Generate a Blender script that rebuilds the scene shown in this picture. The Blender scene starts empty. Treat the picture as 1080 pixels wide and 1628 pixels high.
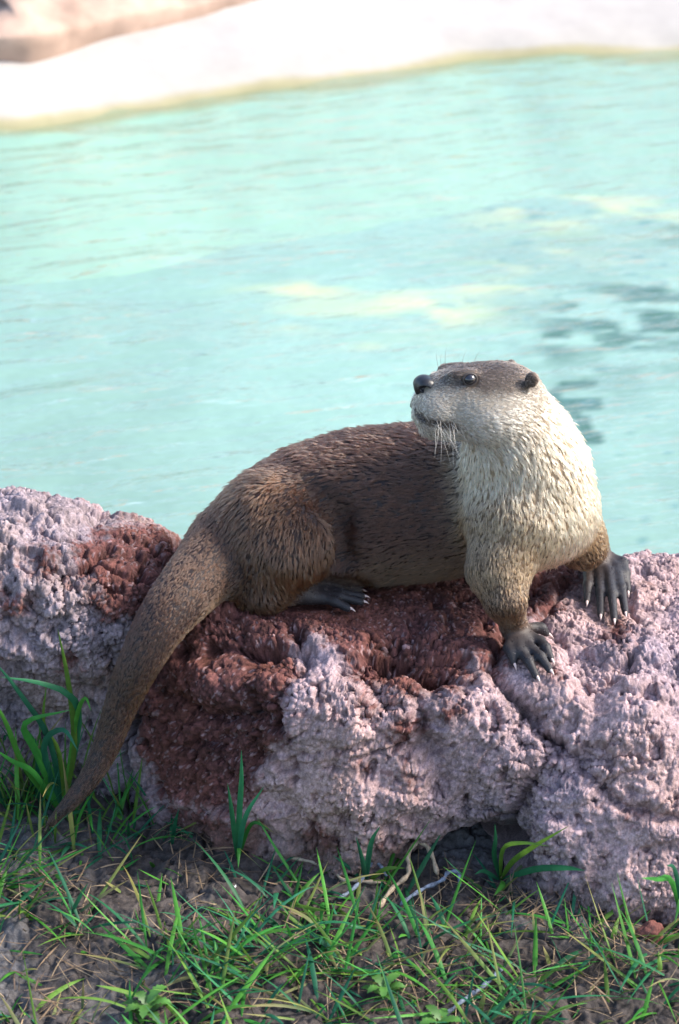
import bpy, bmesh, math, random, time
import numpy as np
from mathutils import Vector, Matrix
from mathutils.bvhtree import BVHTree

T0 = time.time()
random.seed(7)
rng = np.random.default_rng(11)
scene = bpy.context.scene
COL = scene.collection

# ------------------------------------------------------------------ camera
PITCH = math.radians(25.0)
LENS, SENS, IMW, IMH = 85.0, 36.0, 1080.0, 1628.0
FPX = LENS / SENS * IMH
DIST = FPX / 1350.0                       # 1350 photo pixels per metre at the otter
CAM = np.array([0.0, -DIST * math.cos(PITCH), DIST * math.sin(PITCH)])
RIGHT = np.array([1.0, 0, 0])
UP = np.array([0.0, math.sin(PITCH), math.cos(PITCH)])
FWD = np.array([0.0, math.cos(PITCH), -math.sin(PITCH)])
cam_d = bpy.data.cameras.new('camera')
cam_o = bpy.data.objects.new('camera', cam_d); COL.objects.link(cam_o)
cam_d.sensor_fit = 'VERTICAL'; cam_d.sensor_height = SENS; cam_d.lens = LENS
cam_d.clip_start = 0.05; cam_d.clip_end = 500
cam_o.location = CAM
cam_o.rotation_euler = (math.pi / 2 - PITCH, 0, 0)
cam_d.dof.use_dof = True
cam_d.dof.focus_distance = DIST - 0.03
cam_d.dof.aperture_fstop = 6.7
scene.camera = cam_o

# ------------------------------------------------------------------ light
SUN = np.array([0.76, 0.06, 0.62]); SUN /= np.linalg.norm(SUN)
world = bpy.data.worlds.new('World'); scene.world = world; world.use_nodes = True
wn = world.node_tree.nodes; wl = world.node_tree.links
sky = wn.new('ShaderNodeTexSky'); sky.sky_type = 'NISHITA'; sky.sun_disc = False
sky.sun_elevation = math.asin(SUN[2]); sky.sun_rotation = math.atan2(SUN[0], SUN[1])
sky.air_density = 1.0; sky.dust_density = 2.0; sky.ozone_density = 1.0
wl.new(sky.outputs[0], wn['Background'].inputs[0]); wn['Background'].inputs[1].default_value = 0.15
sun_d = bpy.data.lights.new('sun', 'SUN'); sun_d.energy = 2.25; sun_d.angle = math.radians(9)
sun_d.color = (1.0, 0.93, 0.82)
sun_o = bpy.data.objects.new('sun', sun_d); COL.objects.link(sun_o)
sun_o.rotation_euler = Vector(tuple(SUN)).to_track_quat('Z', 'Y').to_euler()
scene.view_settings.view_transform = 'Standard'; scene.view_settings.look = 'None'
scene.view_settings.exposure = 1.52; scene.view_settings.gamma = 1.0
scene.view_settings.use_curve_mapping = False
scene.render.engine = 'CYCLES'
scene.cycles.use_denoising = True
scene.cycles.max_bounces = 8; scene.cycles.transparent_max_bounces = 16
scene.cycles.caustics_reflective = False; scene.cycles.caustics_refractive = False

# ------------------------------------------------------------------ geometry helpers
def ray(px, py):
    d = RIGHT * ((px - IMW / 2) / FPX) + UP * ((IMH / 2 - py) / FPX) + FWD
    return d / np.linalg.norm(d)
def W(px, py, y):                          # point of the world on the plane Y = y
    d = ray(px, py); t = (y - CAM[1]) / d[1]
    return CAM + d * t
def WZ(px, py, z):
    d = ray(px, py); t = (z - CAM[2]) / d[2]
    return CAM + d * t
def project(P):
    v = np.asarray(P) - CAM
    dep = v @ FWD
    return IMW / 2 + FPX * (v @ RIGHT) / dep, IMH / 2 - FPX * (v @ UP) / dep
def R(px): return px / 1350.0

def h3(ix, iy, iz, seed=0):
    h = (ix.astype(np.int64) * 374761393 + iy.astype(np.int64) * 668265263 + iz.astype(np.int64) * 2147483647 + seed * 974634777) & 0xFFFFFFFF
    h = ((h ^ (h >> 13)) * 1274126177) & 0xFFFFFFFF
    h = ((h ^ (h >> 16)) * 2246822519) & 0xFFFFFFFF
    return (h ^ (h >> 15)) & 0xFFFFFFFF
def vnoise(p, seed=0):                     # smooth value noise, about -1..1
    p = np.asarray(p, dtype=np.float64)
    i = np.floor(p).astype(np.int64); f = p - i
    f = f * f * f * (f * (f * 6 - 15) + 10)
    out = 0
    for dx in (0, 1):
        wx = f[..., 0] if dx else 1 - f[..., 0]
        for dy in (0, 1):
            wy = f[..., 1] if dy else 1 - f[..., 1]
            for dz in (0, 1):
                wz = f[..., 2] if dz else 1 - f[..., 2]
                out = out + wx * wy * wz * (h3(i[..., 0] + dx, i[..., 1] + dy, i[..., 2] + dz, seed) / 2147483648.0 - 1)
    return out
def fbm(p, seed=0, oct=4, gain=0.5):
    a, s, o = 1.0, 0.0, 0.0
    p = np.asarray(p, dtype=np.float64)
    for k in range(oct):
        s = s + a * vnoise(p * 2 ** k + k * 17.3, seed + k); o += a; a *= gain
    return s / o
def worley2(u, v, seed=0):                 # F1, F2 on a plane and a random value per cell
    iu = np.floor(u).astype(np.int64); iv = np.floor(v).astype(np.int64)
    f1 = np.full(u.shape, 9.0); f2 = f1.copy(); idv = np.zeros(u.shape)
    z = np.zeros_like(iu)
    for a in (-1, 0, 1):
        for b in (-1, 0, 1):
            h = h3(iu + a, iv + b, z, seed)
            ru = (h & 0xFFFF) / 65536.0; rv = (h >> 16) / 65536.0
            d = (iu + a + ru - u) ** 2 + (iv + b + rv - v) ** 2
            m = d < f1
            f2 = np.where(m, f1, np.minimum(f2, d))
            idv = np.where(m, (h % 1009) / 1009.0, idv)
            f1 = np.where(m, d, f1)
    return np.sqrt(f1), np.sqrt(f2), idv
def seg_dist(x, y, pts):
    best = np.full(np.shape(x), 1e9)
    for (x0, y0), (x1, y1) in zip(pts[:-1], pts[1:]):
        dx, dy = x1 - x0, y1 - y0
        t = np.clip(((x - x0) * dx + (y - y0) * dy) / (dx * dx + dy * dy + 1e-9), 0, 1)
        best = np.minimum(best, np.hypot(x - x0 - t * dx, y - y0 - t * dy))
    return best
def poly_sd(x, y, pts):                    # signed distance, positive inside
    pts = list(pts)
    inside = np.zeros(np.shape(x), bool)
    n = len(pts)
    for i in range(n):
        x0, y0 = pts[i]; x1, y1 = pts[(i + 1) % n]
        if y0 == y1: continue
        c = ((y0 > y) != (y1 > y)) & (x < (x1 - x0) * (y - y0) / (y1 - y0) + x0)
        inside ^= c
    d = seg_dist(x, y, pts + [pts[0]])
    return np.where(inside, d, -d)
def smooth(a, b, x):
    t = np.clip((x - a) / (b - a), 0, 1); return t * t * (3 - 2 * t)
def catmull(ts, knots, vals):              # monotone-free Catmull interpolation, vals (K, ...)
    knots = np.asarray(knots, float); vals = np.asarray(vals, float)
    i = np.clip(np.searchsorted(knots, ts) - 1, 0, len(knots) - 2)
    i0 = np.maximum(i - 1, 0); i3 = np.minimum(i + 2, len(knots) - 1)
    h = knots[i + 1] - knots[i]; t = (ts - knots[i]) / h
    sh = (-1,) + (1,) * (vals.ndim - 1)
    t = t.reshape(sh); hh = h.reshape(sh)
    m1 = (vals[i + 1] - vals[i0]) / (knots[i + 1] - knots[i0]).reshape(sh)
    m2 = (vals[i3] - vals[i]) / (knots[i3] - knots[i]).reshape(sh)
    return ((2*t**3 - 3*t**2 + 1) * vals[i] + (t**3 - 2*t**2 + t) * hh * m1 + (-2*t**3 + 3*t**2) * vals[i + 1] + (t**3 - t**2) * hh * m2)

# ------------------------------------------------------------------ object helpers
def tag(o, label=None, cat=None, group=None, kind=None):
    if label: o['label'] = label
    if cat: o['category'] = cat
    if group: o['group'] = group
    if kind: o['kind'] = kind
    return o
def mesh_obj(name, V, F, mat=None, parent=None, smooth_=True, cols=None):
    me = bpy.data.meshes.new(name)
    V = np.asarray(V, dtype=np.float32)
    if isinstance(F, np.ndarray):
        k = F.shape[1]
        me.vertices.add(len(V)); me.vertices.foreach_set('co', V.ravel())
        me.loops.add(F.size); me.loops.foreach_set('vertex_index', F.astype(np.int32).ravel())
        me.polygons.add(len(F)); me.polygons.foreach_set('loop_start', np.arange(0, F.size, k, dtype=np.int32))
        me.update(calc_edges=True)
    else:
        me.from_pydata([tuple(map(float, v)) for v in V], [], F)
    if smooth_: me.polygons.foreach_set('use_smooth', np.ones(len(me.polygons), bool))
    if cols is not None:
        c = np.ones((len(V), 4), np.float32); c[:, :3] = cols
        a = me.attributes.new('paint', 'FLOAT_COLOR', 'POINT'); a.data.foreach_set('color', c.ravel())
    me.validate(); me.update()
    if mat: me.materials.append(mat)
    o = bpy.data.objects.new(name, me); COL.objects.link(o)
    if parent: o.parent = parent
    return o
def empty(name, loc=(0, 0, 0)):
    o = bpy.data.objects.new(name, None); COL.objects.link(o); o.location = loc
    o.empty_display_size = 0.02
    return o
def part(name, V, F, mat, root, **k):       # vertices in world space, parented to a root without rotation
    return mesh_obj(name, np.asarray(V, float) - np.array(root.location), F, mat, root, **k)
def grid_faces(nr, nc):
    i = np.arange(nr * nc).reshape(nr, nc)
    return np.stack([i[:-1, :-1], i[:-1, 1:], i[1:, 1:], i[1:, :-1]], -1).reshape(-1, 4)

# ------------------------------------------------------------------ materials
def new_mat(name):
    m = bpy.data.materials.new(name); m.use_nodes = True
    nt = m.node_tree; return m, nt, nt.nodes, nt.links, nt.nodes['Principled BSDF']
def paint_mat(name, rough=0.9, spec=0.3, grain=0.0, gscale=300, bump=0.0, bscale=600, bdist=0.001, attr='paint'):
    m, nt, n, l, p = new_mat(name)
    a = n.new('ShaderNodeAttribute'); a.attribute_name = attr
    out = a.outputs['Color']
    if grain:
        tc = n.new('ShaderNodeTexCoord')
        ns = n.new('ShaderNodeTexNoise'); ns.inputs['Scale'].default_value = gscale; ns.inputs['Detail'].default_value = 4
        l.new(tc.outputs['Object'], ns.inputs['Vector'])
        mr = n.new('ShaderNodeMapRange'); mr.inputs[1].default_value = 0.3; mr.inputs[2].default_value = 0.7
        mr.inputs[3].default_value = 1 - grain; mr.inputs[4].default_value = 1 + grain
        l.new(ns.outputs[0], mr.inputs[0])
        mx = n.new('ShaderNodeVectorMath'); mx.operation = 'SCALE'
        l.new(out, mx.inputs[0]); l.new(mr.outputs[0], mx.inputs['Scale']); out = mx.outputs[0]
    l.new(out, p.inputs['Base Color'])
    p.inputs['Roughness'].default_value = rough; p.inputs['Specular IOR Level'].default_value = spec
    if bump:
        tc = n.new('ShaderNodeTexCoord')
        nb = n.new('ShaderNodeTexNoise'); nb.inputs['Scale'].default_value = bscale; nb.inputs['Detail'].default_value = 6
        l.new(tc.outputs['Object'], nb.inputs['Vector'])
        b = n.new('ShaderNodeBump'); b.inputs['Strength'].default_value = bump; b.inputs['Distance'].default_value = bdist
        l.new(nb.outputs[0], b.inputs['Height']); l.new(b.outputs[0], p.inputs['Normal'])
    return m
def flat_mat(name, col, rough=0.6, spec=0.4, var=0.15, scale=200, bump=0.0):
    m, nt, n, l, p = new_mat(name)
    tc = n.new('ShaderNodeTexCoord'); ns = n.new('ShaderNodeTexNoise')
    ns.inputs['Scale'].default_value = scale; ns.inputs['Detail'].default_value = 5
    l.new(tc.outputs['Object'], ns.inputs['Vector'])
    cr = n.new('ShaderNodeValToRGB')
    cr.color_ramp.elements[0].position = 0.3; cr.color_ramp.elements[1].position = 0.7
    cr.color_ramp.elements[0].color = tuple(c * (1 - var) for c in col) + (1,)
    cr.color_ramp.elements[1].color = tuple(min(1, c * (1 + var)) for c in col) + (1,)
    l.new(ns.outputs[0], cr.inputs[0]); l.new(cr.outputs[0], p.inputs['Base Color'])
    p.inputs['Roughness'].default_value = rough; p.inputs['Specular IOR Level'].default_value = spec
    if bump:
        b = n.new('ShaderNodeBump'); b.inputs['Strength'].default_value = bump; b.inputs['Distance'].default_value = 0.001
        l.new(ns.outputs[0], b.inputs['Height']); l.new(b.outputs[0], p.inputs['Normal'])
    return m

# ================================================================== POOL
ZW = -0.30            # water level
ZF = -0.52            # pool floor
# far water line, traced once and continued to both sides
wl_px = [(0, 207), (165, 172), (330, 146), (500, 126), (700, 106), (880, 92), (1080, 80)]
shore = [WZ(x, y, ZW)[:2] for x, y in wl_px]
s0, s1 = np.array(shore[0]), np.array(shore[-1])
shore = [np.array([-9.0, -2.0]), np.array([-6.5, 0.8]), np.array([-4.2, s0[1] - 1.5]), np.array([-2.4, s0[1] - 0.45])] + [np.array(q) for q in shore] + \
        [np.array([3.2, s1[1] + 0.15]), np.array([5.2, s1[1] - 0.3]), np.array([7.5, 3.0]), np.array([9.0, -2.0])]
shore = np.array(shore)
kn = np.concatenate([[0], np.cumsum(np.linalg.norm(np.diff(shore, axis=0), axis=1))])
ts = np.linspace(0, kn[-1], 420)
sh = catmull(ts, kn, shore)
sh[:, 1] += 0.05 * fbm(np.stack([ts * 1.7, ts * 0, ts * 0], -1), 5)
tg = np.gradient(sh, axis=0); tg /= np.linalg.norm(tg, axis=1)[:, None]
nrm = np.stack([-tg[:, 1], tg[:, 0]], -1)           # outward
# concrete apron: profile (outward distance, height above water)
prof = [(-0.55, -0.29), (-0.36, -0.18), (-0.12, -0.045), (0.0, 0.0), (0.05, 0.03), (0.14, 0.065), (0.3, 0.11), (0.55, 0.16), (0.9, 0.21), (1.3, 0.25), (1.9, 0.28)]
pd = np.array(prof); pt = np.linspace(0, len(pd) - 1, 44)
pp = catmull(pt, np.arange(len(pd)), pd)
V = np.zeros((len(pp), len(ts), 3))
for r, (d, z) in enumerate(pp):
    q = sh + nrm * d
    V[r, :, :2] = q
    V[r, :, 2] = ZW + z
V[..., 2] += 0.035 * fbm(V * 1.6, 8, 3) * smooth(-0.1, 0.5, pp[:, 0])[:, None] + 0.008 * fbm(V * 9, 9, 3)
m, nt, n, l, p = new_mat('pale_concrete')
geo = n.new('ShaderNodeNewGeometry'); sep = n.new('ShaderNodeSeparateXYZ'); l.new(geo.outputs['Position'], sep.inputs[0])
ns = n.new('ShaderNodeTexNoise'); ns.inputs['Scale'].default_value = 3.0; ns.inputs['Detail'].default_value = 6
l.new(geo.outputs['Position'], ns.inputs['Vector'])
ad = n.new('ShaderNodeMath'); ad.operation = 'MULTIPLY_ADD'; ad.inputs[1].default_value = 0.06; l.new(ns.outputs[0], ad.inputs[0]); l.new(sep.outputs[2], ad.inputs[2])
mr = n.new('ShaderNodeMapRange'); mr.inputs[1].default_value = ZW - 0.03; mr.inputs[2].default_value = ZW + 0.09; l.new(ad.outputs[0], mr.inputs[0])
cr = n.new('ShaderNodeValToRGB')
cr.color_ramp.elements[0].color = (0.26, 0.37, 0.31, 1); cr.color_ramp.elements[0].position = 0.0
cr.color_ramp.elements[1].color = (0.38, 0.352, 0.33, 1); cr.color_ramp.elements[1].position = 1.0
for ps_, c_ in ((.34, (0.26, 0.37, 0.31, 1)), (.46, (0.24, 0.23, 0.12, 1)), (.56, (0.30, 0.27, 0.16, 1)), (.66, (0.36, 0.335, 0.305, 1))):
    e_ = cr.color_ramp.elements.new(ps_); e_.color = c_
l.new(mr.outputs[0], cr.inputs[0])
n2 = n.new('ShaderNodeTexNoise'); n2.inputs['Scale'].default_value = 14; n2.inputs['Detail'].default_value = 8; l.new(geo.outputs['Position'], n2.inputs['Vector'])
mr2 = n.new('ShaderNodeMapRange'); mr2.inputs[3].default_value = 0.8; mr2.inputs[4].default_value = 1.12; l.new(n2.outputs[0], mr2.inputs[0])
sc_ = n.new('ShaderNodeVectorMath'); sc_.operation = 'SCALE'; l.new(cr.outputs[0], sc_.inputs[0]); l.new(mr2.outputs[0], sc_.inputs['Scale'])
l.new(sc_.outputs[0], p.inputs['Base Color']); p.inputs['Roughness'].default_value = 0.85
tag(mesh_obj('pool_edge', V.reshape(-1, 3), grid_faces(*V.shape[:2]), m), kind='structure', label='white sunlit concrete apron along the far side of the pool')

# ground beyond the apron, out to the horizon
dd = np.array([1.5, 1.9, 2.6, 4, 7, 12, 22, 45, 90, 160.])
V = np.zeros((len(dd), len(ts), 3))
for r, d in enumerate(dd):
    q = sh + nrm * d
    V[r, :, :2] = q; V[r, :, 2] = ZW + 0.22 + 0.02 * min(d, 10)
V[0, :, 2] = ZW + 0.05
tag(mesh_obj('far_ground', V.reshape(-1, 3), grid_faces(*V.shape[:2]), flat_mat('dry_earth', (0.30, 0.21, 0.15), 0.95, 0.1, 0.3, 2.0)), kind='structure')

# low reddish rock on the apron, upper corner
bp = [WZ(x, y, ZW + 0.13)[:2] for x, y in [(-160, 84), (-60, 74), (40, 70), (150, 45), (260, 26), (390, 2), (520, -22), (700, -40)]]
bp = np.array(bp)
bk = np.concatenate([[0], np.cumsum(np.linalg.norm(np.diff(bp, axis=0), axis=1))]); bt = np.linspace(0, bk[-1], 150)
bb = catmull(bt, bk, bp)
btg = np.gradient(bb, axis=0); btg /= np.linalg.norm(btg, axis=1)[:, None]; bn = np.stack([-btg[:, 1], btg[:, 0]], -1)
pr = np.array([(0.03, -0.12), (0.0, 0.0), (0.02, 0.04), (0.14, 0.09), (0.32, 0.13), (0.6, 0.18), (0.9, 0.22), (1.4, 0.22), (1.8, 0.0)])
pq = catmull(np.linspace(0, len(pr) - 1, 50), np.arange(len(pr)), pr)
V = np.zeros((len(pq), len(bt), 3))
endf = np.minimum(smooth(0, 0.25, bt / bk[-1]), smooth(1, 0.75, bt / bk[-1])) * 0.9 + 0.1
for r, (d, z) in enumerate(pq):
    V[r, :, :2] = bb + bn * d; V[r, :, 2] = ZW + 0.12 + z * (endf if z > 0 else 1)
V[..., 2] += 0.06 * fbm(V * 3.2, 21, 4); V[..., :2] += 0.05 * fbm(V * 4.5, 23, 3)[..., None]
tag(mesh_obj('rock_outcrop', V.reshape(-1, 3), grid_faces(*V.shape[:2]), flat_mat('far_brown_rock', (0.40, 0.28, 0.22), 0.9, 0.2, 0.35, 9.0, 0.8)),
    'reddish brown rock outcrop on the white concrete across the pool', 'rock')

# pool floor: turquoise paint with sand, algae and dirt
nx, ny = 360, 420
gx = np.concatenate([[-12], np.linspace(-2.4, 2.8, nx - 2), [12]])
gy = np.concatenate([[0.06], np.linspace(0.12, 6.2, ny - 2), [9]])
GX, GY = np.meshgrid(gx, gy)
P = np.stack([GX, GY, np.full_like(GX, ZF)], -1)
fx, fy = project(P)
wx = fx + 40 * fbm(P * 6, 31, 4, .6); wy = fy + 22 * fbm(P * 6 + 9, 33, 4, .6)
base = np.array([0.245, 0.345, 0.318])
Cc = np.ones(P.shape) * base
Cc *= (1 + 0.22 * fbm(P * 2.0, 41, 4) + 0.04 * fbm(P * 14, 42, 3))[..., None]
def blot(cx, cy, rx, ry): return np.exp(-(((wx - cx) / rx) ** 2 + ((wy - cy) / ry) ** 2))
sand = sum(a * blot(*b) for a, b in [(.8, (480, 455, 90, 16)), (.7, (455, 526, 45, 10)), (.8, (690, 500, 90, 28)), (.9, (900, 330, 130, 22)), (.7, (830, 410, 110, 16)), (.6, (1000, 350, 120, 18)), (.4, (560, 490, 130, 20)), (.6, (760, 455, 120, 14)), (.6, (620, 560, 70, 12)), (.5, (930, 440, 90, 14)), (.5, (1040, 420, 60, 12)), (.4, (350, 330, 90, 10))])
sand = np.clip(1.3 * sand * smooth(-0.25, 0.2, fbm(P * np.array([6, 11, 1]), 44, 4)), 0, 1)
Cc = Cc * (1 - 0.75 * sand[..., None]) + np.array([0.62, 0.54, 0.30]) * 0.75 * sand[..., None]
olive = np.clip(smooth(0.15, 0.5, fbm(P * np.array([1.5, 3.0, 1]) + 3, 46, 4)) * smooth(430, 150, fy), 0, 1) * 0.3
Cc = Cc * (1 - olive[..., None]) + np.array([0.24, 0.30, 0.17]) * olive[..., None]
alg = blot(1000, 490, 95, 40) * 1.1 + blot(1060, 500, 60, 45) + .6 * blot(890, 545, 40, 18) + .5 * blot(1060, 365, 30, 20) + .5 * blot(845, 330, 10, 18) + 0.25 * smooth(600, 1000, fx) * smooth(420, 520, fy) * smooth(700, 560, fy)
alg = np.clip(alg * 1.5, 0, 1) * smooth(-0.12, 0.14, fbm(P * np.array([9, 17, 1]), 48, 4))
# the dark curled stain behind the otter's neck
sx_ = fx + 10 * fbm(P * 9, 35, 2); sy_ = fy + 6 * fbm(P * 9, 37, 2)
st = np.minimum.reduce([seg_dist(sx_, sy_, [(880, 628), (905, 612), (938, 610)]) / 9, seg_dist(sx_, sy_, [(900, 640), (950, 641)]) / 8, seg_dist(sx_, sy_, [(882, 630), (905, 645), (930, 665), (932, 695), (952, 694)]) / 11])
alg = np.maximum(alg * 0.95, smooth(1.15, 0.75, st) * 0.95)
Cc = Cc * (1 - alg[..., None]) + np.array([0.035, 0.10, 0.085]) * alg[..., None]
sp = smooth(0.42, 0.55, fbm(P * np.array([26, 34, 1]), 52, 2)) * smooth(350, 900, fx) * 0.55
Cc = Cc * (1 - sp[..., None]) + np.array([0.06, 0.17, 0.20]) * sp[..., None]
P[..., 2] += 0.012 * fbm(P * 3, 55, 3)
tag(mesh_obj('pool_floor', P.reshape(-1, 3), grid_faces(*P.shape[:2]), paint_mat('painted_pool_floor', 0.8, 0.2, 0.06, 40), cols=Cc.reshape(-1, 3)), kind='structure')

# water surface: rippled sheet, clear with a little milkiness
nx, ny = 420, 520
gx = np.concatenate([[-12], np.linspace(-2.3, 2.7, nx - 2), [12]]); gy = np.concatenate([[0.06], np.linspace(0.1, 6.2, ny - 2), [9]])
GX, GY = np.meshgrid(gx, gy)
P = np.stack([GX, GY, np.full_like(GX, ZW)], -1)
ax = np.array([0.94, 0.34]); rx_ = GX * ax[0] + GY * ax[1]; ry_ = -GX * ax[1] + GY * ax[0]
q = np.stack([rx_ * 2.4 + .35 * vnoise(P * 2.3, 59), ry_ * 5.4 + .5 * vnoise(P * 2.1, 60), GX * 0], -1)
amp = (0.40 + 1.5 * smooth(0.4, -0.7, GX) + 0.5 * smooth(2, 4.5, GY)) * smooth(0.1, 0.8, GY)
P[..., 2] += 0.0075 * amp * fbm(q, 61, 3) + 0.0046 * amp * fbm(q * 2.6 + 5, 63, 2)
m, nt, n, l, p = new_mat('pool_water'); n.remove(p)
out = n['Material Output']
tr = n.new('ShaderNodeBsdfTransparent'); tr.inputs[0].default_value = (0.90, 0.98, 0.94, 1)
df = n.new('ShaderNodeBsdfDiffuse'); df.inputs[0].default_value = (0.55, 0.76, 0.68, 1)
gl = n.new('ShaderNodeBsdfGlossy'); gl.inputs['Roughness'].default_value = 0.03
lw = n.new('ShaderNodeLayerWeight'); lw.inputs[0].default_value = 0.5
pw = n.new('ShaderNodeMath'); pw.operation = 'POWER'; pw.inputs[1].default_value = 5.0; l.new(lw.outputs['Facing'], pw.inputs[0])
fr = n.new('ShaderNodeMath'); fr.operation = 'MULTIPLY_ADD'; fr.inputs[1].default_value = 0.98; fr.inputs[2].default_value = 0.02; l.new(pw.outputs[0], fr.inputs[0])
tc = n.new('ShaderNodeTexCoord'); mp = n.new('ShaderNodeMapping'); mp.vector_type = 'TEXTURE'; mp.inputs['Scale'].default_value = (.24, .085, 1); mp.inputs['Rotation'].default_value = (0, 0, math.radians(20))
l.new(tc.outputs['Object'], mp.inputs[0])
nz = n.new('ShaderNodeTexNoise'); nz.inputs['Scale'].default_value = 1.6; nz.inputs['Detail'].default_value = 4; l.new(mp.outputs[0], nz.inputs['Vector'])
bm_ = n.new('ShaderNodeBump'); bm_.inputs['Strength'].default_value = 1.0; bm_.inputs['Distance'].default_value = 0.02; l.new(nz.outputs[0], bm_.inputs['Height'])
l.new(bm_.outputs[0], gl.inputs['Normal']); l.new(bm_.outputs[0], lw.inputs['Normal'])
m1 = n.new('ShaderNodeMixShader'); m1.inputs[0].default_value = 0.04; l.new(tr.outputs[0], m1.inputs[1]); l.new(df.outputs[0], m1.inputs[2])
m2 = n.new('ShaderNodeMixShader'); l.new(fr.outputs[0], m2.inputs[0]); l.new(m1.outputs[0], m2.inputs[1]); l.new(gl.outputs[0], m2.inputs[2])
l.new(m2.outputs[0], out.inputs[0])
tag(mesh_obj('water', P.reshape(-1, 3), grid_faces(*P.shape[:2]), m), kind='structure', label='pale turquoise rippled pool water')

# ================================================================== ROCK LEDGE (three boulders)
cols_px = [-420, -180, 0, 150, 300, 450, 600, 750, 850, 950, 1080, 1280, 1520]
prof_px = {   # (py, Y) from the foot up the face and over the top to the crest
 -420: [(1290, -.02), (1170, -.05), (1070, -.08), (960, -.06), (870, .02), (800, .16)],
 -180: [(1290, -.02), (1160, -.04), (1065, -.08), (955, -.06), (860, .02), (790, .16)],
    0: [(1290, -.02), (1150, -.02), (1055, -.065), (940, -.055), (845, .02), (787, .16)],
  150: [(1305, -.04), (1170, -.035), (1065, -.06), (950, -.05), (862, .02), (812, .16)],
  300: [(1335, -.13), (1200, -.11), (1080, -.085), (980, -.05), (905, .03), (850, .15)],
  450: [(1375, -.19), (1230, -.175), (1100, -.15), (1012, -.085), (950, .02), (885, .16)],
  600: [(1390, -.21), (1240, -.195), (1110, -.16), (1022, -.10), (955, .02), (885, .16)],
  750: [(1385, -.21), (1250, -.195), (1130, -.17), (1045, -.11), (960, .02), (892, .16)],
  850: [(1420, -.25), (1270, -.22), (1150, -.175), (1060, -.115), (962, .03), (905, .14)],
  950: [(1460, -.28), (1300, -.245), (1170, -.195), (1062, -.12), (955, .04), (887, .16)],
 1080: [(1490, -.31), (1320, -.265), (1180, -.205), (1062, -.13), (960, .03), (888, .16)],
 1280: [(1510, -.32), (1330, -.27), (1190, -.21), (1062, -.13), (960, .03), (880, .16)],
 1520: [(1510, -.32), (1330, -.27), (1190, -.21), (1062, -.13), (960, .03), (880, .16)],
}
ctrl = []
for c in cols_px:
    pts = [W(c, py, y) for py, y in prof_px[c]]
    foot = pts[0] + np.array([0, 0.03, -0.12])
    cr_ = pts[-1]
    pts = [foot] + pts + [cr_ + [0, .055, -.05], cr_ + [0, .085, -.16], cr_ + [0, .10, -.45]]
    ctrl.append(pts)
ctrl = np.array(ctrl)                                  # (C, K, 3)
K = ctrl.shape[1]
cu = np.concatenate([np.linspace(-420, -45, 90), np.linspace(-44, 1124, 1000), np.linspace(1126, 1520, 90)])
cc = catmull(cu, cols_px, ctrl)                        # (N, K, 3)
tt = np.linspace(0, K - 1, 260)
NR = 560
Bs = np.zeros((NR, len(cu), 3))
for j in range(len(cu)):
    q = catmull(tt, np.arange(K), cc[j])
    s = np.concatenate([[0], np.cumsum(np.linalg.norm(np.diff(q, axis=0), axis=1))])
    fr_ = np.concatenate([np.linspace(0, 0.10, 20, endpoint=False), np.linspace(0.10, 0.66, 480, endpoint=False), np.linspace(0.66, 1, 60)])
    sv = fr_ * s[-1]
    for k in range(3): Bs[:, j, k] = np.interp(sv, s, q[:, k])
def grid_normals(P):
    a = np.gradient(P, axis=0); b = np.gradient(P, axis=1)
    n_ = np.cross(b, a); n_ /= np.linalg.norm(n_, axis=-1)[..., None] + 1e-12
    return n_
Nb = grid_normals(Bs)
if Nb[200, 500, 1] > 0: Nb = -Nb
PX, PY = project(Bs)
top_row = np.argmin(PY, axis=0)                        # beyond this the surface turns away
back = np.arange(NR)[:, None] > top_row[None, :] + 6
PYm = np.where(back, PY[np.minimum(top_row, NR - 1), np.arange(len(cu))][None, :], PY)
warp = 0.5
wpx = PX + 26 * fbm(Bs * 17, 101, 4, .6); wpy = PYm + 26 * fbm(Bs * 17 + 7, 103, 4, .6)
D = np.zeros(PX.shape)
def crev(pts, w, dep):
    global D
    d = seg_dist(wpx, wpy, pts); D -= dep * np.exp(-(d / w) ** 2)
def bulge(cx, cy, rx, ry, a):
    global D
    D += (a * .65 if a > 0 else a) * np.exp(-(((wpx - cx) / rx) ** 2 + ((wpy - cy) / ry) ** 2))
# seams between the boulders as x(py)
seamL = [(296, 780), (292, 860), (265, 1000), (225, 1100), (200, 1180), (185, 1340), (180, 1500)]
seamR = [(880, 860), (872, 905), (838, 955), (800, 1010), (778, 1060), (798, 1105), (835, 1142), (880, 1182), (845, 1235), (812, 1290), (790, 1345), (760, 1420), (755, 1560)]
crev(seamL[1:], 12, .026); crev(seamR[1:], 9, .017)
crev([(800, 1105), (880, 1182)], 14, .012)
crev([(880, 1182), (925, 1230), (985, 1268), (1040, 1290), (1120, 1300)], 11, .016)
crev([(470, 1010), (482, 1060), (452, 1110), (445, 1160)], 12, .018)
crev([(690, 1065), (676, 1120), (690, 1180), (700, 1260)], 18, .020)
crev([(560, 1070), (640, 1055), (700, 1062)], 16, .022); bulge(640, 1052, 34, 24, -.035); bulge(600, 1105, 30, 18, -.012)
bulge(415, 1042, 26, 16, -.03); crev([(330, 1030), (415, 1045), (460, 1050)], 9, .010)
crev([(270, 1112), (330, 1135), (420, 1140)], 12, .016); bulge(350, 1085, 62, 36, .026)
crev([(280, 1000), (275, 1040)], 13, .022)
crev([(-60, 1030), (20, 1062), (80, 1092), (150, 1104), (200, 1096)], 14, .016); bulge(60, 1140, 110, 40, -.018)
crev([(176, 872), (130, 900), (96, 930)], 8, .016); crev([(100, 930), (110, 1000), (130, 1050)], 7, .007)
crev([(0, 985), (50, 1030)], 9, .008)
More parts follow.
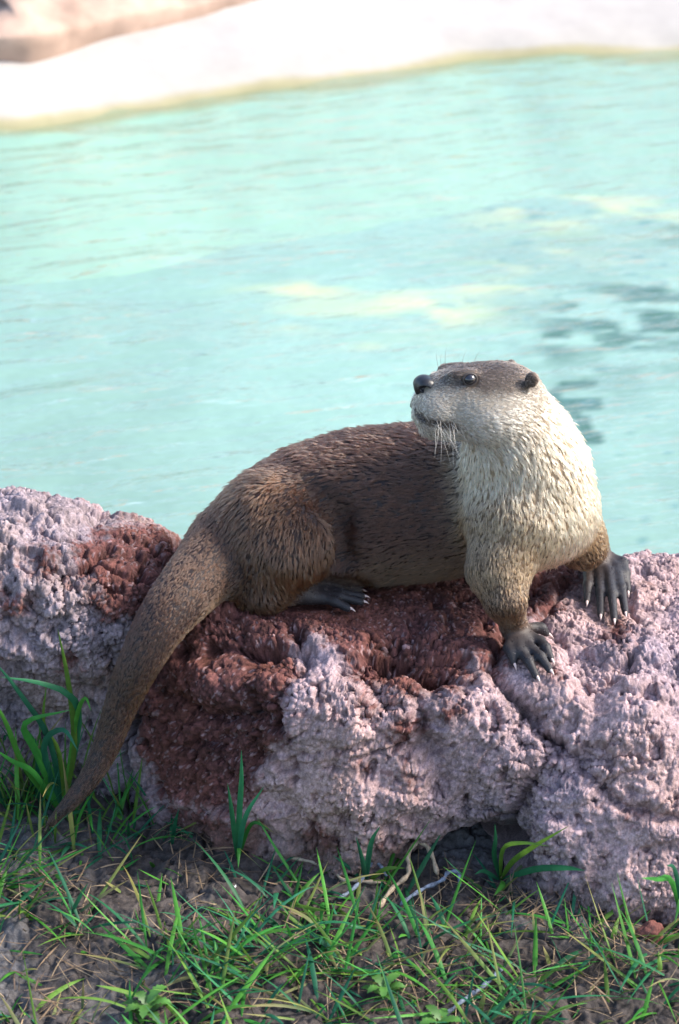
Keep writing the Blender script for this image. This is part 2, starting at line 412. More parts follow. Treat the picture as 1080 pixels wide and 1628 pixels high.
bulge(775, 1362, 60, 40, -.085); bulge(710, 1392, 75, 24, -.085); bulge(830, 1300, 28, 40, -.03)
bulge(1000, 1180, 95, 85, .030); bulge(870, 1118, 50, 48, .022); bulge(1010, 1000, 70, 60, .008)
crev([(1000, 930), (1020, 1000), (1000, 1060)], 8, .008); crev([(940, 1020), (1000, 1012)], 8, .008)
bulge(745, 1120, 48, 50, .022); bulge(825, 1205, 48, 36, .024); bulge(770, 1180, 70, 60, .014)
bulge(540, 1175, 90, 100, .020); bulge(600, 1290, 90, 60, .014)
bulge(980, 1400, 120, 80, .012); bulge(505, 1340, 40, 30, -.012)
bulge(60, 920, 90, 80, .018); bulge(40, 830, 70, 30, .012)
crev([(415, 1270), (480, 1290), (500, 1340)], 11, .012)
crev([(890, 930), (870, 990), (905, 1040)], 10, .008)
def on_top(): return smooth(1050, 960, PYm)
seat = on_top() * smooth(330, 400, PX) * smooth(1010, 950, PX)         # smoother where the otter sits
def billow(s, seed): return np.abs(vnoise(Bs / s, seed)) * 2 - 0.6
big = 0.008 * billow(0.085, 201) + 0.006 * fbm(Bs / 0.04, 203, 2)
D += big * (1 - 0.55 * seat)
ff1, ff2, fid = worley2((np.cumsum(np.linalg.norm(np.gradient(Bs, axis=1), axis=-1), axis=1) + .012 * vnoise(Bs * 30, 231)) / .052, (np.cumsum(np.linalg.norm(np.gradient(Bs, axis=0), axis=-1), axis=0) + .012 * vnoise(Bs * 30 + 5, 233)) / .045, 7)
fe = np.clip((ff2 - ff1) / .16, 0, 1)
D += (1 - .6 * seat) * (fe * .012 * (fid - .5) - .005 * (1 - fe) * smooth(-.1, .3, fbm(Bs * 12, 235, 2)))
Ps = Bs + Nb * D[..., None]                             # smooth version used for resting things on
mid = 0.0070 * fbm(Bs / 0.030, 205, 4, .6) + 0.0014 * billow(0.013, 207) - 0.0075 * smooth(.26, .5, fbm(Bs / 0.013, 209, 2)) - 0.012 * smooth(.30, .55, fbm(Bs / 0.03, 219, 2))
pawm = np.clip(1.3 * (np.exp(-(((PX - 845) / 62) ** 2 + ((PYm - 1045) / 58) ** 2)) + np.exp(-(((PX - 965) / 55) ** 2 + ((PYm - 945) / 60) ** 2)) + np.exp(-(((PX - 520) / 90) ** 2 + ((PYm - 962) / 32) ** 2))), 0, 1)
P1 = Ps + Nb * (mid * (1 - 0.35 * seat) * (1 - .7 * pawm))[..., None]
N1 = grid_normals(P1); N1 *= np.sign((N1 * Nb).sum(-1))[..., None]
Su = np.cumsum(np.linalg.norm(np.gradient(Bs, axis=1), axis=-1), axis=1); Sv = np.cumsum(np.linalg.norm(np.gradient(Bs, axis=0), axis=-1), axis=0)
wu = Su + 0.002 * vnoise(Bs * 160, 211); wv = Sv + 0.002 * vnoise(Bs * 160 + 4, 213)
f1, f2, id1 = worley2(wu / 0.0046, wv / 0.0046, 1)
g1, g2, id2 = worley2(wu / 0.0026, wv / 0.0026, 2)
e1 = np.clip((f2 - f1) / .30, 0, 1) ** .6; e2 = np.clip((g2 - g1) / .32, 0, 1) ** .6
pop = e1 * (.0008 + .0031 * (id1 - .3) + .0006 * (1 - f1)) + e2 * (.0005 + .0015 * (id2 - .3)) - .0045 * smooth(.30, .5, fbm(Bs / .006, 221, 2))
pawm = np.exp(-(((PX - 845) / 62) ** 2 + ((PYm - 1045) / 58) ** 2)) + np.exp(-(((PX - 965) / 55) ** 2 + ((PYm - 945) / 60) ** 2)) + np.exp(-(((PX - 520) / 90) ** 2 + ((PYm - 962) / 32) ** 2))
pawm = np.clip(pawm * 1.3, 0, 1)
rough_patch = 0.45 + 0.8 * smooth(-0.3, 0.4, fbm(Bs * 18, 215, 2))
P2 = P1 + N1 * (pop * rough_patch * (1 - .45 * pawm))[..., None]
# colour: lilac-grey lime crust against wet red-brown stone
redp = [[(188, 828), (300, 842), (560, 880), (780, 900), (835, 880), (915, 880), (925, 930), (862, 955), (820, 1000), (800, 1070), (740, 1060), (700, 1078), (650, 1110), (575, 1082), (505, 1022), (470, 1030), (462, 1100), (452, 1180), (415, 1250), (385, 1295), (250, 1275), (196, 1180), (228, 1080), (268, 1000), (165, 985), (140, 940), (112, 880)],
        [(470, 1330), (520, 1310), (550, 1340), (545, 1375), (470, 1370)], [(250, 1280), (420, 1300), (400, 1400), (240, 1400)]]
cpx = PX + 30 * fbm(Bs * 20, 301, 4); cpy = PYm + 30 * fbm(Bs * 20 + 5, 303, 4)
rd = np.maximum.reduce([poly_sd(cpx, cpy, q) for q in redp])
for cx, cy, r in [(720, 1125, 17), (560, 1085, 12), (575, 1115, 12), (600, 1125, 10), (640, 1230, 16), (985, 1020, 18), (880, 1075, 12), (60, 890, 20), (110, 1050, 16), (565, 1220, 9), (620, 1355, 12), (20, 960, 16), (1010, 1300, 8), (705, 1060, 40), (760, 1330, 12), (150, 860, 24), (650, 1160, 22), (860, 960, 34)]:
    rd = np.maximum(rd, r - np.hypot(cpx - cx, cpy - cy))
red = smooth(-16, 18, rd + 22 * (id1 - 0.5) + 14 * fbm(Bs * 90, 309, 2))
spots = smooth(0.42, 0.62, fbm(Bs * 55, 305, 3)) * 0.6
red = np.clip(np.maximum(red, spots * (1 - red)), 0, 1)
lime_in_red = smooth(0.45, 0.7, fbm(Bs * 40, 307, 3)) * 0.35 * smooth(45, 5, rd)
red = np.clip(red - lime_in_red, 0, 1)
n1 = fbm(Bs * 30, 311, 3)[..., None]; n2_ = (.5 * fbm(Bs * 110, 313, 3) + .9 * fbm(Bs * 330, 317, 2))[..., None]; n3 = fbm(Bs * 9, 315, 3)[..., None]
lime = np.array([0.325, 0.228, 0.232]) * (1 + 0.30 * n1 + 0.50 * n2_) + np.array([0.05, 0.01, -0.03]) * n3
lime = lime * (1 + np.array([-.26, -.17, -.12]) * smooth(310, 200, PX)[..., None])  # left boulder greyer, with its bluish shade put into the lime colour
lime = lime * (0.74 + 0.40 * id1[..., None] + .16 * id2[..., None])
rust = np.array([0.100, 0.040, 0.036]) * (1 + 0.35 * n1 + 0.75 * n2_) * (.75 + .5 * id1[..., None]) + np.array([0.07, 0.02, 0.0]) * np.clip(n3, 0, 1)
lowf = smooth(1240, 1300, PY) * smooth(820, 740, PX) * smooth(560, 640, PX)      # lower middle of the rock face, around the hollow
red = red * (1 - .45 * (id2 > .93))
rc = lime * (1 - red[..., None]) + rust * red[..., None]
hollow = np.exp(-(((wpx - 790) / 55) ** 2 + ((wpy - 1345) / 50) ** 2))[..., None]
rc = rc * (1 - 0.75 * hollow) + np.array([0.10, 0.095, 0.10]) * 0.75 * hollow  # darker grey inside the hollow
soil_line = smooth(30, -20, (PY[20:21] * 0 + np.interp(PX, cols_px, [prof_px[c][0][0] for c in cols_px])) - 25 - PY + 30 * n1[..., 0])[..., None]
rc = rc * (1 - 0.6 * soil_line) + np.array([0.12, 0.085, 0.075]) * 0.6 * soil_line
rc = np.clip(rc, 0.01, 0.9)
rock_mat = paint_mat('crusted_lava_rock', 0.88, 0.25, 0.25, 500, 0.7, 700, 0.0016)
fc = grid_faces(*PX.shape)
xl = np.interp(PYm, [p_[1] for p_ in seamL], [p_[0] for p_ in seamL]); xr = np.interp(PYm, [p_[1] for p_ in seamR], [p_[0] for p_ in seamR])
zone = np.where(wpx < xl, 0, np.where(wpx < xr, 1, 2)).ravel()
fz = np.median(zone[fc], axis=1).astype(int)
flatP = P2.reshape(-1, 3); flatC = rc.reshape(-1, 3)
labels = ['pale grey and rust boulder behind the hanging tail', 'big dark red and lilac boulder under the belly and hind foot', 'rough lilac grey boulder under the two front paws']
for z in range(3):
    sub = fc[fz == z]
    ids, inv = np.unique(sub, return_inverse=True)
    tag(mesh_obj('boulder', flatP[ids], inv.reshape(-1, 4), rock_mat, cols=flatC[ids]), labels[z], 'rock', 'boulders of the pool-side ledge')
sub = P1[::3, ::3] + N1[::3, ::3] * .0012
bvh_rock = BVHTree.FromPolygons([tuple(v) for v in sub.reshape(-1, 3)], [tuple(f) for f in grid_faces(*sub.shape[:2]).tolist()])
def rock_at(px, py):
    H = [bvh_rock.ray_cast(Vector(tuple(CAM)), Vector(tuple(ray(px + dx, py + dy))))[0] for dx, dy in ((0, 0), (5, 0), (-5, 0), (0, 5), (0, -5))]
    q_ = np.mean([np.array(h_) for h_ in H if h_ is not None], axis=0)
    d_ = ray(px, py); return CAM + d_ * ((q_ - CAM) @ d_)
print('rock', time.time() - T0)

# ================================================================== GROUND
def gz(x, y):
    x = np.asarray(x, float); y = np.asarray(y, float)
    q = np.stack([x, y, x * 0], -1)
    return -0.385 + 0.05 * np.clip(y + 0.45, -1.5, 0.5) + 0.016 * fbm(q * 7, 401, 3)
def wz_ground(px, py):
    z = -0.385
    for _ in range(6):
        q = WZ(px, py, z); z = float(gz(q[0], q[1]))
    return WZ(px, py, z)
gxs = np.concatenate([[-60, -12, -4, -1.5, -0.8], np.linspace(-0.55, 0.55, 640), [0.8, 1.5, 4, 12, 60]])
gys = np.concatenate([[-80, -20, -6, -2.4, -1.2], np.linspace(-0.85, 0.06, 520), [0.1]])
GX, GY = np.meshgrid(gxs, gys)
Z = gz(GX, GY)
q = np.stack([GX, GY, GX * 0], -1)
f1, f2, idg = worley2(GX / 0.055 + 0.35 * vnoise(q * 22, 421), GY / 0.05 + 0.35 * vnoise(q * 22 + 3, 423), 9)
crack = np.exp(-((f2 - f1) / 0.07) ** 2) * smooth(-0.05, 0.3, fbm(q * 6, 425, 2))
near = smooth(0.9, 0.55, np.abs(GX))
Z = Z + near * (0.006 * (np.abs(vnoise(q * 30, 403)) * 2 - .6) + 0.0035 * fbm(q * 75, 405, 3) - 0.010 * crack + 0.0022 * fbm(q * 210, 407, 2) - 0.003 * smooth(.3, .55, fbm(q * 120, 409, 2)))
soil = np.array([0.050, 0.041, 0.038]) * (1 + 0.35 * fbm(q * 12, 411, 3) + 0.8 * fbm(q * 160, 413, 3))[..., None]
grey = smooth(0.0, 0.5, fbm(q * 7 + 2, 415, 3))[..., None] * 0.8
soil = soil * (1 - grey) + np.array([0.100, 0.097, 0.102]) * (1 + 0.8 * fbm(q * 170, 417, 3))[..., None] * grey
far_ = smooth(0.6, 3, np.abs(GX))[..., None]
soil = soil * (1 - far_) + np.array([0.06, 0.085, 0.03]) * far_
tag(mesh_obj('ground', np.stack([GX, GY, Z], -1).reshape(-1, 3), grid_faces(*GX.shape), paint_mat('damp_soil', 0.85, 0.3, 0.25, 500, 0.5, 700, 0.0015), cols=np.clip(soil, 0.01, 0.6).reshape(-1, 3)), kind='structure')
print('ground', time.time() - T0)

# ================================================================== OTTER
PR = []      # primitives of the body: kind, geometry, blend radius, zone
def cone(a, b, ra, rb, k=0.02, zone='body', flow=None):
    a = np.asarray(a, float); b = np.asarray(b, float)
    PR.append(dict(t='c', a=a, b=b, ra=ra, rb=rb, k=k, zone=zone, flow=(b - a) if flow is None else np.asarray(flow, float)))
def ell(c, ax, r, k=0.02, zone='body', flow=(0, 0, -1), sub=False):
    PR.append(dict(t='e', c=np.asarray(c, float), ax=np.asarray(ax, float), r=np.asarray(r, float), k=k, zone=zone, flow=np.asarray(flow, float), sub=sub))
def prim_d(p, X):
    if p['t'] == 'c':
        ba = p['b'] - p['a']; pa = X - p['a'].astype(X.dtype)
        t = np.clip((pa @ ba.astype(X.dtype)) / (ba @ ba + 1e-12), 0, 1)
        return np.linalg.norm(pa - t[..., None] * ba.astype(X.dtype), axis=-1) - (p['ra'] + (p['rb'] - p['ra']) * t)
    q = (X - p['c'].astype(X.dtype)) @ p['ax'].T.astype(X.dtype)
    k0 = np.linalg.norm(q / p['r'].astype(X.dtype), axis=-1); k1 = np.linalg.norm(q / (p['r'] ** 2).astype(X.dtype), axis=-1)
    return k0 * (k0 - 1) / (k1 + 1e-9)
def prim_box(p):
    if p['t'] == 'c':
        r = max(p['ra'], p['rb'])
        return np.minimum(p['a'], p['b']) - r, np.maximum(p['a'], p['b']) + r
    r = p['r'].max(); return p['c'] - r, p['c'] + r
def build_field(prims, lo, hi, h):
    n_ = np.ceil((hi - lo) / h).astype(int) + 1
    F = np.full(n_, 0.03, np.float32)
    for p in prims:
        a, b = prim_box(p); mgn = p['k'] + 0.012
        i0 = np.maximum(np.floor((a - mgn - lo) / h).astype(int), 0); i1 = np.minimum(np.ceil((b + mgn - lo) / h).astype(int) + 1, n_)
        if (i1 <= i0).any(): continue
        ax = [np.arange(i0[k], i1[k], dtype=np.float32) * np.float32(h) + np.float32(lo[k]) for k in range(3)]
        X = np.stack(np.meshgrid(*ax, indexing='ij'), -1)
        d = prim_d(p, X).astype(np.float32)
        S = F[i0[0]:i1[0], i0[1]:i1[1], i0[2]:i1[2]]; k = p['k']
        if p.get('sub'):
            d = -d; hh = np.maximum(k - np.abs(S - d), 0) / k; S[...] = np.maximum(S, d) + hh * hh * k / 4
        else:
            hh = np.maximum(k - np.abs(S - d), 0) / k; S[...] = np.minimum(S, d) - hh * hh * k / 4
    return F
def surface_nets(F, lo, h):
    ins = F < 0
    nx, ny, nz = F.shape
    c = np.zeros((nx - 1, ny - 1, nz - 1), np.uint8)
    for a in (0, 1):
        for b in (0, 1):
            for d in (0, 1): c += ins[a:nx - 1 + a, b:ny - 1 + b, d:nz - 1 + d]
    cells = np.argwhere((c > 0) & (c < 8))
    idx = np.full(c.shape, -1, np.int32); idx[tuple(cells.T)] = np.arange(len(cells))
    acc = np.zeros((len(cells), 3)); cnt = np.zeros(len(cells))
    cor = [(a, b, d) for a in (0, 1) for b in (0, 1) for d in (0, 1)]
    for i in range(8):
        for j in range(i + 1, 8):
            df_ = np.array(cor[j]) - np.array(cor[i])
            if np.abs(df_).sum() != 1: continue
            fa = F[tuple((cells + cor[i]).T)]; fb = F[tuple((cells + cor[j]).T)]
            m_ = (fa < 0) != (fb < 0)
            t = np.where(m_, fa / np.where(m_, fa - fb, 1), 0)
            acc += np.where(m_[:, None], np.array(cor[i]) + t[:, None] * df_, 0); cnt += m_
    V = lo + (cells + acc / cnt[:, None]) * h
    Q = []
    for ax in range(3):
        u, v = (ax + 1) % 3, (ax + 2) % 3
        sl = [slice(0, s) for s in F.shape]; s2 = list(sl)
        sl[ax] = slice(0, F.shape[ax] - 1); s2[ax] = slice(1, F.shape[ax])
        A = ins[tuple(sl)]; B = ins[tuple(s2)]
        e = np.argwhere(A != B)
        e = e[(e[:, u] > 0) & (e[:, v] > 0) & (e[:, u] < F.shape[u] - 1) & (e[:, v] < F.shape[v] - 1)]
        du = np.zeros(3, int); du[u] = 1; dv = np.zeros(3, int); dv[v] = 1
        q = np.stack([idx[tuple((e - du - dv).T)], idx[tuple((e - dv).T)], idx[tuple(e.T)], idx[tuple((e - du).T)]], -1)
        flip = ~A[tuple(e.T)]
        q[flip] = q[flip][:, ::-1]
        Q.append(q)
    return V, np.concatenate(Q)

# --- tail, hanging from the rump over the ledge down to the grass
tailp = [(356, 876, .015, 58), (304, 932, -.045, 45), (259, 987, -.085, 36), (224, 1050, -.108, 28.5), (197, 1110, -.117, 22.5), (172, 1180, -.128, 17), (146, 1232, -.142, 12), (112, 1275, -.156, 7.5), (76, 1314, -.165, 2.5)]
tq = catmull(np.linspace(0, len(tailp) - 1, 27), np.arange(len(tailp)), np.array(tailp, float))
TP = [(W(x, y, d), R(r)) for x, y, d, r in tq]
for (a, ra), (b, rb) in zip(TP[:-1], TP[1:]): cone(a, b, ra, rb, .012, 'tail')
# --- trunk, ordered so that hair flows from the shoulders to the tail
sp_ = [(815, 800, .055, 100), (735, 795, .085, 112), (650, 800, .10, 119), (565, 808, .095, 117), (490, 822, .075, 105), (430, 845, .05, 88), (375, 872, .025, 66)]
SP = [(W(x, y, d), R(r)) for x, y, d, r in sp_]
for (a, ra), (b, rb) in zip(SP[:-1], SP[1:]): cone(a, b, ra, rb, .03, 'body')
# --- chest and neck
nk = [(800, 655, .025, 58), (820, 695, .022, 79), (839, 750, .020, 93), (849, 803, .015, 101)]
NK = [(W(x, y, d), R(r)) for x, y, d, r in nk]
for (a, ra), (b, rb) in zip(NK[:-1], NK[1:]): cone(a, b, ra, rb, .02, 'chest')
# --- front legs
wN = rock_at(818, 1026) + [0, 0, .022]; wF = rock_at(945, 902) + [0, 0, .022]
cone(W(812, 840, -.030), W(793, 905, -.058), R(66), R(46), .03, 'foreleg')
cone(W(793, 905, -.058), W(804, 955, -.085), R(45), R(30), .02, 'foreleg_low')
cone(W(803, 955, -.085), wN, R(30), R(18), .012, 'foreleg_low')
cone(W(893, 828, .035), W(924, 858, .050), R(58), R(38), .025, 'foreleg')
cone(W(922, 850, .050), W(928, 870, .050), R(39), R(35), .012, 'foreleg_low')
cone(W(926, 866, .050), wF, R(35), R(23), .012, 'foreleg_low')
# --- hind leg folded on the ledge
heel = rock_at(432, 972) + [0, .0, .026]
cone(W(432, 838, .018), W(497, 850, -.006), R(80), R(44), .024, 'thigh', flow=W(440, 930, 0) - W(470, 830, 0))
cone(W(455, 880, -.010), W(420, 935, -.010), R(62), R(40), .03, 'thigh', flow=(0.1, 0, -1))
cone(W(420, 935, -.010), heel, R(38), R(22), .02, 'thigh', flow=(0.4, 0, -1))
ftoe = rock_at(535, 960) + [0, 0, .012]
FU = np.array([0, 0, 1.0]); fd = ftoe - heel; fd /= np.linalg.norm(fd); fl = np.cross(FU, fd); fl /= np.linalg.norm(fl); FU = np.cross(fd, fl)
cone(heel, heel + (ftoe - heel) * .5, R(20), R(15), .012, 'paw')
ell(heel * .4 + ftoe * .6 + [0, 0, .001], np.array([fd, fl, FU]), (.045, .020, .010), .010, 'paw', flow=fd)
for a_, b_ in (((500, 778, .006), (540, 825, -.002)), ((540, 825, -.002), (548, 885, -.004))):
    PR.append(dict(t='c', a=W(*a_), b=W(*b_), ra=.015, rb=.018, k=.020, zone='body', flow=W(430, 900, 0) - W(520, 800, 0), sub=True))
# the far hind leg, mostly hidden behind the belly
cone(W(470, 850, .15), W(520, 880, .17), R(70), R(45), .03, 'thigh', flow=(0, 0, -1))
q = W(520, 880, .17); cone(q, np.array([q[0] - .02, .17, -.125]), R(40), R(24), .02, 'thigh', flow=(0, 0, -1))
cone(np.array([q[0] - .02, .17, -.125]), np.array([q[0] + .06, .17, -.13]), R(18), R(12), .012, 'paw')
CLAWS = []
def toe(root, knuck, tip_px, tip=None, r0=R(8.5), r1=R(6.2), lift=.010, claw=.0100, rc=.0023):
    if tip is None: tip = rock_at(*tip_px) + [0, 0, .0065]
    d = tip - knuck; d /= np.linalg.norm(d)
    te = tip - d * claw * 0.75
    mid = (knuck + te) / 2 + [0, 0, lift * .35]
    cone(root, knuck, r0 * 1.05, r0, .006, 'paw'); cone(knuck, mid, r0, r0 * .92, .004, 'paw'); cone(mid, te, r0 * .92, r1, .004, 'paw')
    CLAWS.append((te - d * .002, d, claw, rc))
def forepaw(w, knucks, tips, pc, pr_):
    c = rock_at(*pc) + [0, 0, .013]
    cone(w, c, R(20), R(15), .012, 'paw')
    for (kx, ky), tp in zip(knucks, tips):
        k_ = rock_at(kx, ky) + [0, 0, .0125]
        toe(w * .45 + k_ * .55, k_, tp)
forepaw(wN, [(808, 1046), (827, 1050), (844, 1046), (858, 1034), (853, 1013)], [(820, 1070), (857, 1090), (879, 1079), (880, 1062), (877, 1020)], (832, 1036), 20)
forepaw(wF, [(935, 926), (953, 930), (968, 925), (981, 917), (990, 908)], [(933, 969), (955, 991), (977, 998), (995, 987), (999, 954)], (955, 912), 20)
hk = [heel * .3 + ftoe * .7 + fl * s for s in (.018, .010, .001, -.008, -.016)]
for k_, tp, l_ in zip(hk, [(572, 937), (580, 947), (585, 957), (583, 966), (562, 978)], (1, 1, 1, 1, 1)):
    toe(k_ * .7 + heel * .3, k_ + [0, 0, .002], tp, r0=R(8.5), r1=R(7), lift=.006)
# --- head
HF = np.array([-.972, -.215, .03]); HF /= np.linalg.norm(HF)
HL = np.array([.2, -.95, .20]); HL -= HF * (HL @ HF); HL /= np.linalg.norm(HL)
HU = np.cross(HL, HF); HU *= np.sign(HU[2])
HA = np.array([HF, HL, HU])
H0 = W(788, 634, .012)
def hp(f, l_, u): return H0 + HF * f + HL * l_ + HU * u
def hpx(px, py, l_):                        # point on the head's plane at lateral offset l seen at that photo spot
    d = ray(px, py); o = H0 + HL * l_
    t = ((o - CAM) @ HL) / (d @ HL); q = CAM + d * t
    return np.array([(q - H0) @ HF, l_, (q - H0) @ HU])
ell(hp(-.002, 0, .002), HA, (.054, .048, .0415), .02, 'head', flow=-HF)
ell(hp(.040, 0, .006), HA, (.046, .040, .034), .02, 'head', flow=-HF)
ell(hp(.068, 0, -.006), HA, (.030, .034, .028), .014, 'muzzle', flow=-HF * .7 - HU * .5)
for s in (1, -1):
    ell(hp(.074, .015 * s, -.010), HA, (.023, .021, .021), .010, 'muzzle', flow=-HF * .7 - HU * .6 + HL * .3 * s)
    ell(hp(.014, .026 * s, -.018), HA, (.039, .029, .026), .02, 'cheek', flow=-HF - HU * .25)
    b_ = hpx(735, 592, .026); ell(hp(b_[0], .023 * s, b_[2] - .003), HA, (.016, .007, .0055), .010, 'head', flow=-HF)
    e_ = hpx(846, 604, .044)
    ell(hp(e_[0], .043 * s, e_[2]), HA, (.0085, .0065, .0095), .006, 'ear', flow=-HF)
    ell(hp(e_[0] + .004, .050 * s, e_[2] - .001), HA, (.005, .005, .0058), .003, 'ear', flow=-HF, sub=True)
ell(hp(.056, 0, -.031), HA, (.034, .024, .014), .010, 'chin', flow=-HF - HU * .2)
nb = hpx(677, 612, .004)
ell(hp(nb[0] - .016, 0, nb[2] + .000), HA, (.015, .014, .011), .010, 'muzzle', flow=-HF)
# mouth slit, along both sides of the muzzle
for s in (1, -1):
    for (x0, y0, l0), (x1, y1, l1) in zip([(662, 652, .010), (674, 664, .022), (694, 671, .030)], [(674, 664, .022), (694, 671, .030), (722, 680, .034)]):
        a_ = hpx(x0, y0, l0); b_ = hpx(x1, y1, l1)
        PR.append(dict(t='c', a=hp(a_[0], l0 * s, a_[2]), b=hp(b_[0], l1 * s, b_[2]), ra=.0032, rb=.0028, k=.004, zone='lip', flow=-HF, sub=True))
EYE = hpx(747, 603, .033)
for s in (1, -1):
    PR.append(dict(t='e', c=hp(EYE[0], EYE[1] * s + .004 * s, EYE[2]), ax=HA, r=np.array([.009, .009, .0075]), k=.004, zone='head', flow=-HF, sub=True))

lo = np.min([prim_box(p_)[0] for p_ in PR], axis=0) - .02; hi = np.max([prim_box(p_)[1] for p_ in PR], axis=0) + .02
HG = 0.0025
F = build_field(PR, lo, hi, HG)
BV, BF = surface_nets(F, lo, HG)
del F
print('body', len(BV), len(BF), time.time() - T0)
BF = BF[(BF >= 0).all(1)]
# keep the one connected surface
n_ = len(BV); lab = np.arange(n_)
for _ in range(400):
    mn = lab[BF].min(1); new = lab.copy(); np.minimum.at(new, BF.ravel(), np.repeat(mn, 4)); new = new[new]
    if (new == lab).all(): break
    lab = new
big_ = np.bincount(lab, minlength=n_).argmax()
keep = lab == big_; remap = np.cumsum(keep) - 1
BF = remap[BF[keep[BF].all(1)]]; BV = BV[keep]
# light smoothing
for _ in range(2):
    s_ = np.zeros_like(BV); c_ = np.zeros(len(BV))
    for a in range(4):
        np.add.at(s_, BF[:, a], BV[BF[:, (a + 1) % 4]]); np.add.at(c_, BF[:, a], 1)
    BV = BV * .6 + .4 * s_ / np.maximum(c_, 1)[:, None]
fn = np.cross(BV[BF[:, 2]] - BV[BF[:, 0]], BV[BF[:, 3]] - BV[BF[:, 1]])
BN = np.zeros_like(BV)
for a in range(4): np.add.at(BN, BF[:, a], fn)
BN /= np.linalg.norm(BN, axis=1)[:, None] + 1e-12
if (BN[:, 2] * (BV[:, 2] - BV[:, 2].mean())).sum() < 0: BN = -BN; BF = BF[:, ::-1]

ZONES = {  # colour, hair length, clumping, lift
 'tail': ((.050, .022, .0125), .0055, .5, .12), 'body': ((.048, .0215, .0140), .0102, .85, .20), 'thigh': ((.076, .037, .0205), .0102, .85, .22),
 'chest': ((.70, .49, .29), .0094, .85, .20), 'foreleg': ((.36, .22, .11), .0072, .75, .16), 'foreleg_low': ((.085, .043, .022), .0048, .5, .15),
 'paw': ((.022, .020, .023), .0024, .2, .15), 'head': ((.095, .064, .048), .0042, .6, .12), 'muzzle': ((.80, .68, .55), .0040, .7, .2),
 'cheek': ((.78, .66, .50), .0060, .7, .16), 'ear': ((.150, .100, .072), .0026, .3, .3), 'chin': ((.42, .28, .17), .0050, .6, .3), 'lip': ((.08, .045, .03), .003, .5, .3)}
def zone_eval(X):
    Dm = np.stack([np.abs(prim_d(p_, X)) for p_ in PR], 1)
    for i, p_ in enumerate(PR):
        if p_.get('sub') and p_['zone'] != 'lip': Dm[:, i] += .05
    w = np.exp(-(Dm - Dm.min(1)[:, None]) / .007); w /= w.sum(1)[:, None]
    zc = np.array([ZONES[p_['zone']][0] for p_ in PR]); zp = np.array([ZONES[p_['zone']][1:] for p_ in PR])
    fl_ = np.array([p_['flow'] / (np.linalg.norm(p_['flow']) + 1e-9) for p_ in PR])
    w2 = np.exp(-(Dm - Dm.min(1)[:, None]) / .014); w2 /= w2.sum(1)[:, None]
    paw = sum(w[:, i] for i, p_ in enumerate(PR) if p_['zone'] == 'paw')
    return w @ zc, w @ zp, w2 @ fl_, paw, w
def fur_colour(X, N, c, w):
    lz = (X - H0) @ HU; lf = (X - H0) @ HF; ll = (X - H0) @ HL
    hz = sum(w[:, i] for i, p_ in enumerate(PR) if p_['zone'] in ('head', 'cheek', 'muzzle', 'chin'))
    # face: dark crown above, pale cheek below
    line = lz - (.017 + .12 * np.maximum(lf, 0) + .10 * np.maximum(-lf - .01, 0)) + .004 * vnoise(X * 120, 501)
    topm = smooth(-.013, .024, line + .006 * vnoise(X * 300, 503)) * hz
    crown = np.array([.088, .060, .046])
    c = c * (1 - topm[:, None]) + crown * topm[:, None]
    lowm = smooth(.002, -.016, line) * hz
    c = c * (1 - .8 * lowm[:, None]) + np.array([.82, .69, .54]) * .8 * lowm[:, None]
    # nape and shoulder line stay brown
    cz = sum(w[:, i] for i, p_ in enumerate(PR) if p_['zone'] == 'chest')
    nape = smooth(.25, .75, N @ np.array([.45, .88, .12])) * cz
    c = c * (1 - nape[:, None]) + np.array([.13, .09, .065]) * nape[:, None]
    # warm paler belly
    bz = sum(w[:, i] for i, p_ in enumerate(PR) if p_['zone'] in ('body', 'thigh', 'tail'))
    bel = smooth(.1, -.75, N[:, 2]) * bz
    c = c * (1 - .6 * bel[:, None]) + np.array([.16, .088, .043]) * .6 * bel[:, None]
    gold = smooth(.0, -.085, X[:, 2]) * (cz + sum(w[:, i] for i, p_ in enumerate(PR) if p_['zone'] == 'foreleg'))
    c = c * (1 - .7 * gold[:, None]) + np.array([.30, .165, .07]) * .7 * gold[:, None]
    tip_ = smooth(-.20, -.33, X[:, 2]) * sum(w[:, i] for i, p_ in enumerate(PR) if p_['zone'] == 'tail')
    c = c * (1 - .75 * tip_[:, None]) + np.array([.030, .017, .014]) * .75 * tip_[:, None]
    shin = smooth(-.045, -.105, X[:, 2]) * sum(w[:, i] for i, p_ in enumerate(PR) if p_['zone'] in ('foreleg', 'foreleg_low', 'chest'))
    c = c * (1 - .85 * shin[:, None]) + np.array([.085, .043, .021]) * .85 * shin[:, None]
    dl = np.minimum.reduce([np.abs(prim_d(p_, X)) for p_ in PR if p_['zone'] == 'lip'])
    lip = smooth(.006, .001, dl)
    c = c * (1 - .85 * lip[:, None]) + np.array([.06, .035, .028]) * .85 * lip[:, None]
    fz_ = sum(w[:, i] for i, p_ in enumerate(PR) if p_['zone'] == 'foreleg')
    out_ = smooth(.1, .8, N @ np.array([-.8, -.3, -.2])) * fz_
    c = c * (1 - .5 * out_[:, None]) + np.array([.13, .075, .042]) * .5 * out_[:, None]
    return c
c0, z0, f0, paw0, w0 = zone_eval(BV)
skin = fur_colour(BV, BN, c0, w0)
skin = skin * (1 - paw0[:, None] * .0) * np.where(paw0 > .5, 1.0, .35)[:, None]
otter = empty('otter', (float(SP[3][0][0]), float(SP[3][0][1]), -0.14))
tag(otter, 'wet brown river otter with cream throat crouching on the rocks, head turned to look back', 'otter')
OL = np.array(otter.location)
part('body', BV, BF.astype(np.int32), paint_mat('otter_skin', .55, .35, .15, 500, .4, 900, .001), otter, cols=np.clip(skin, .01, .9))

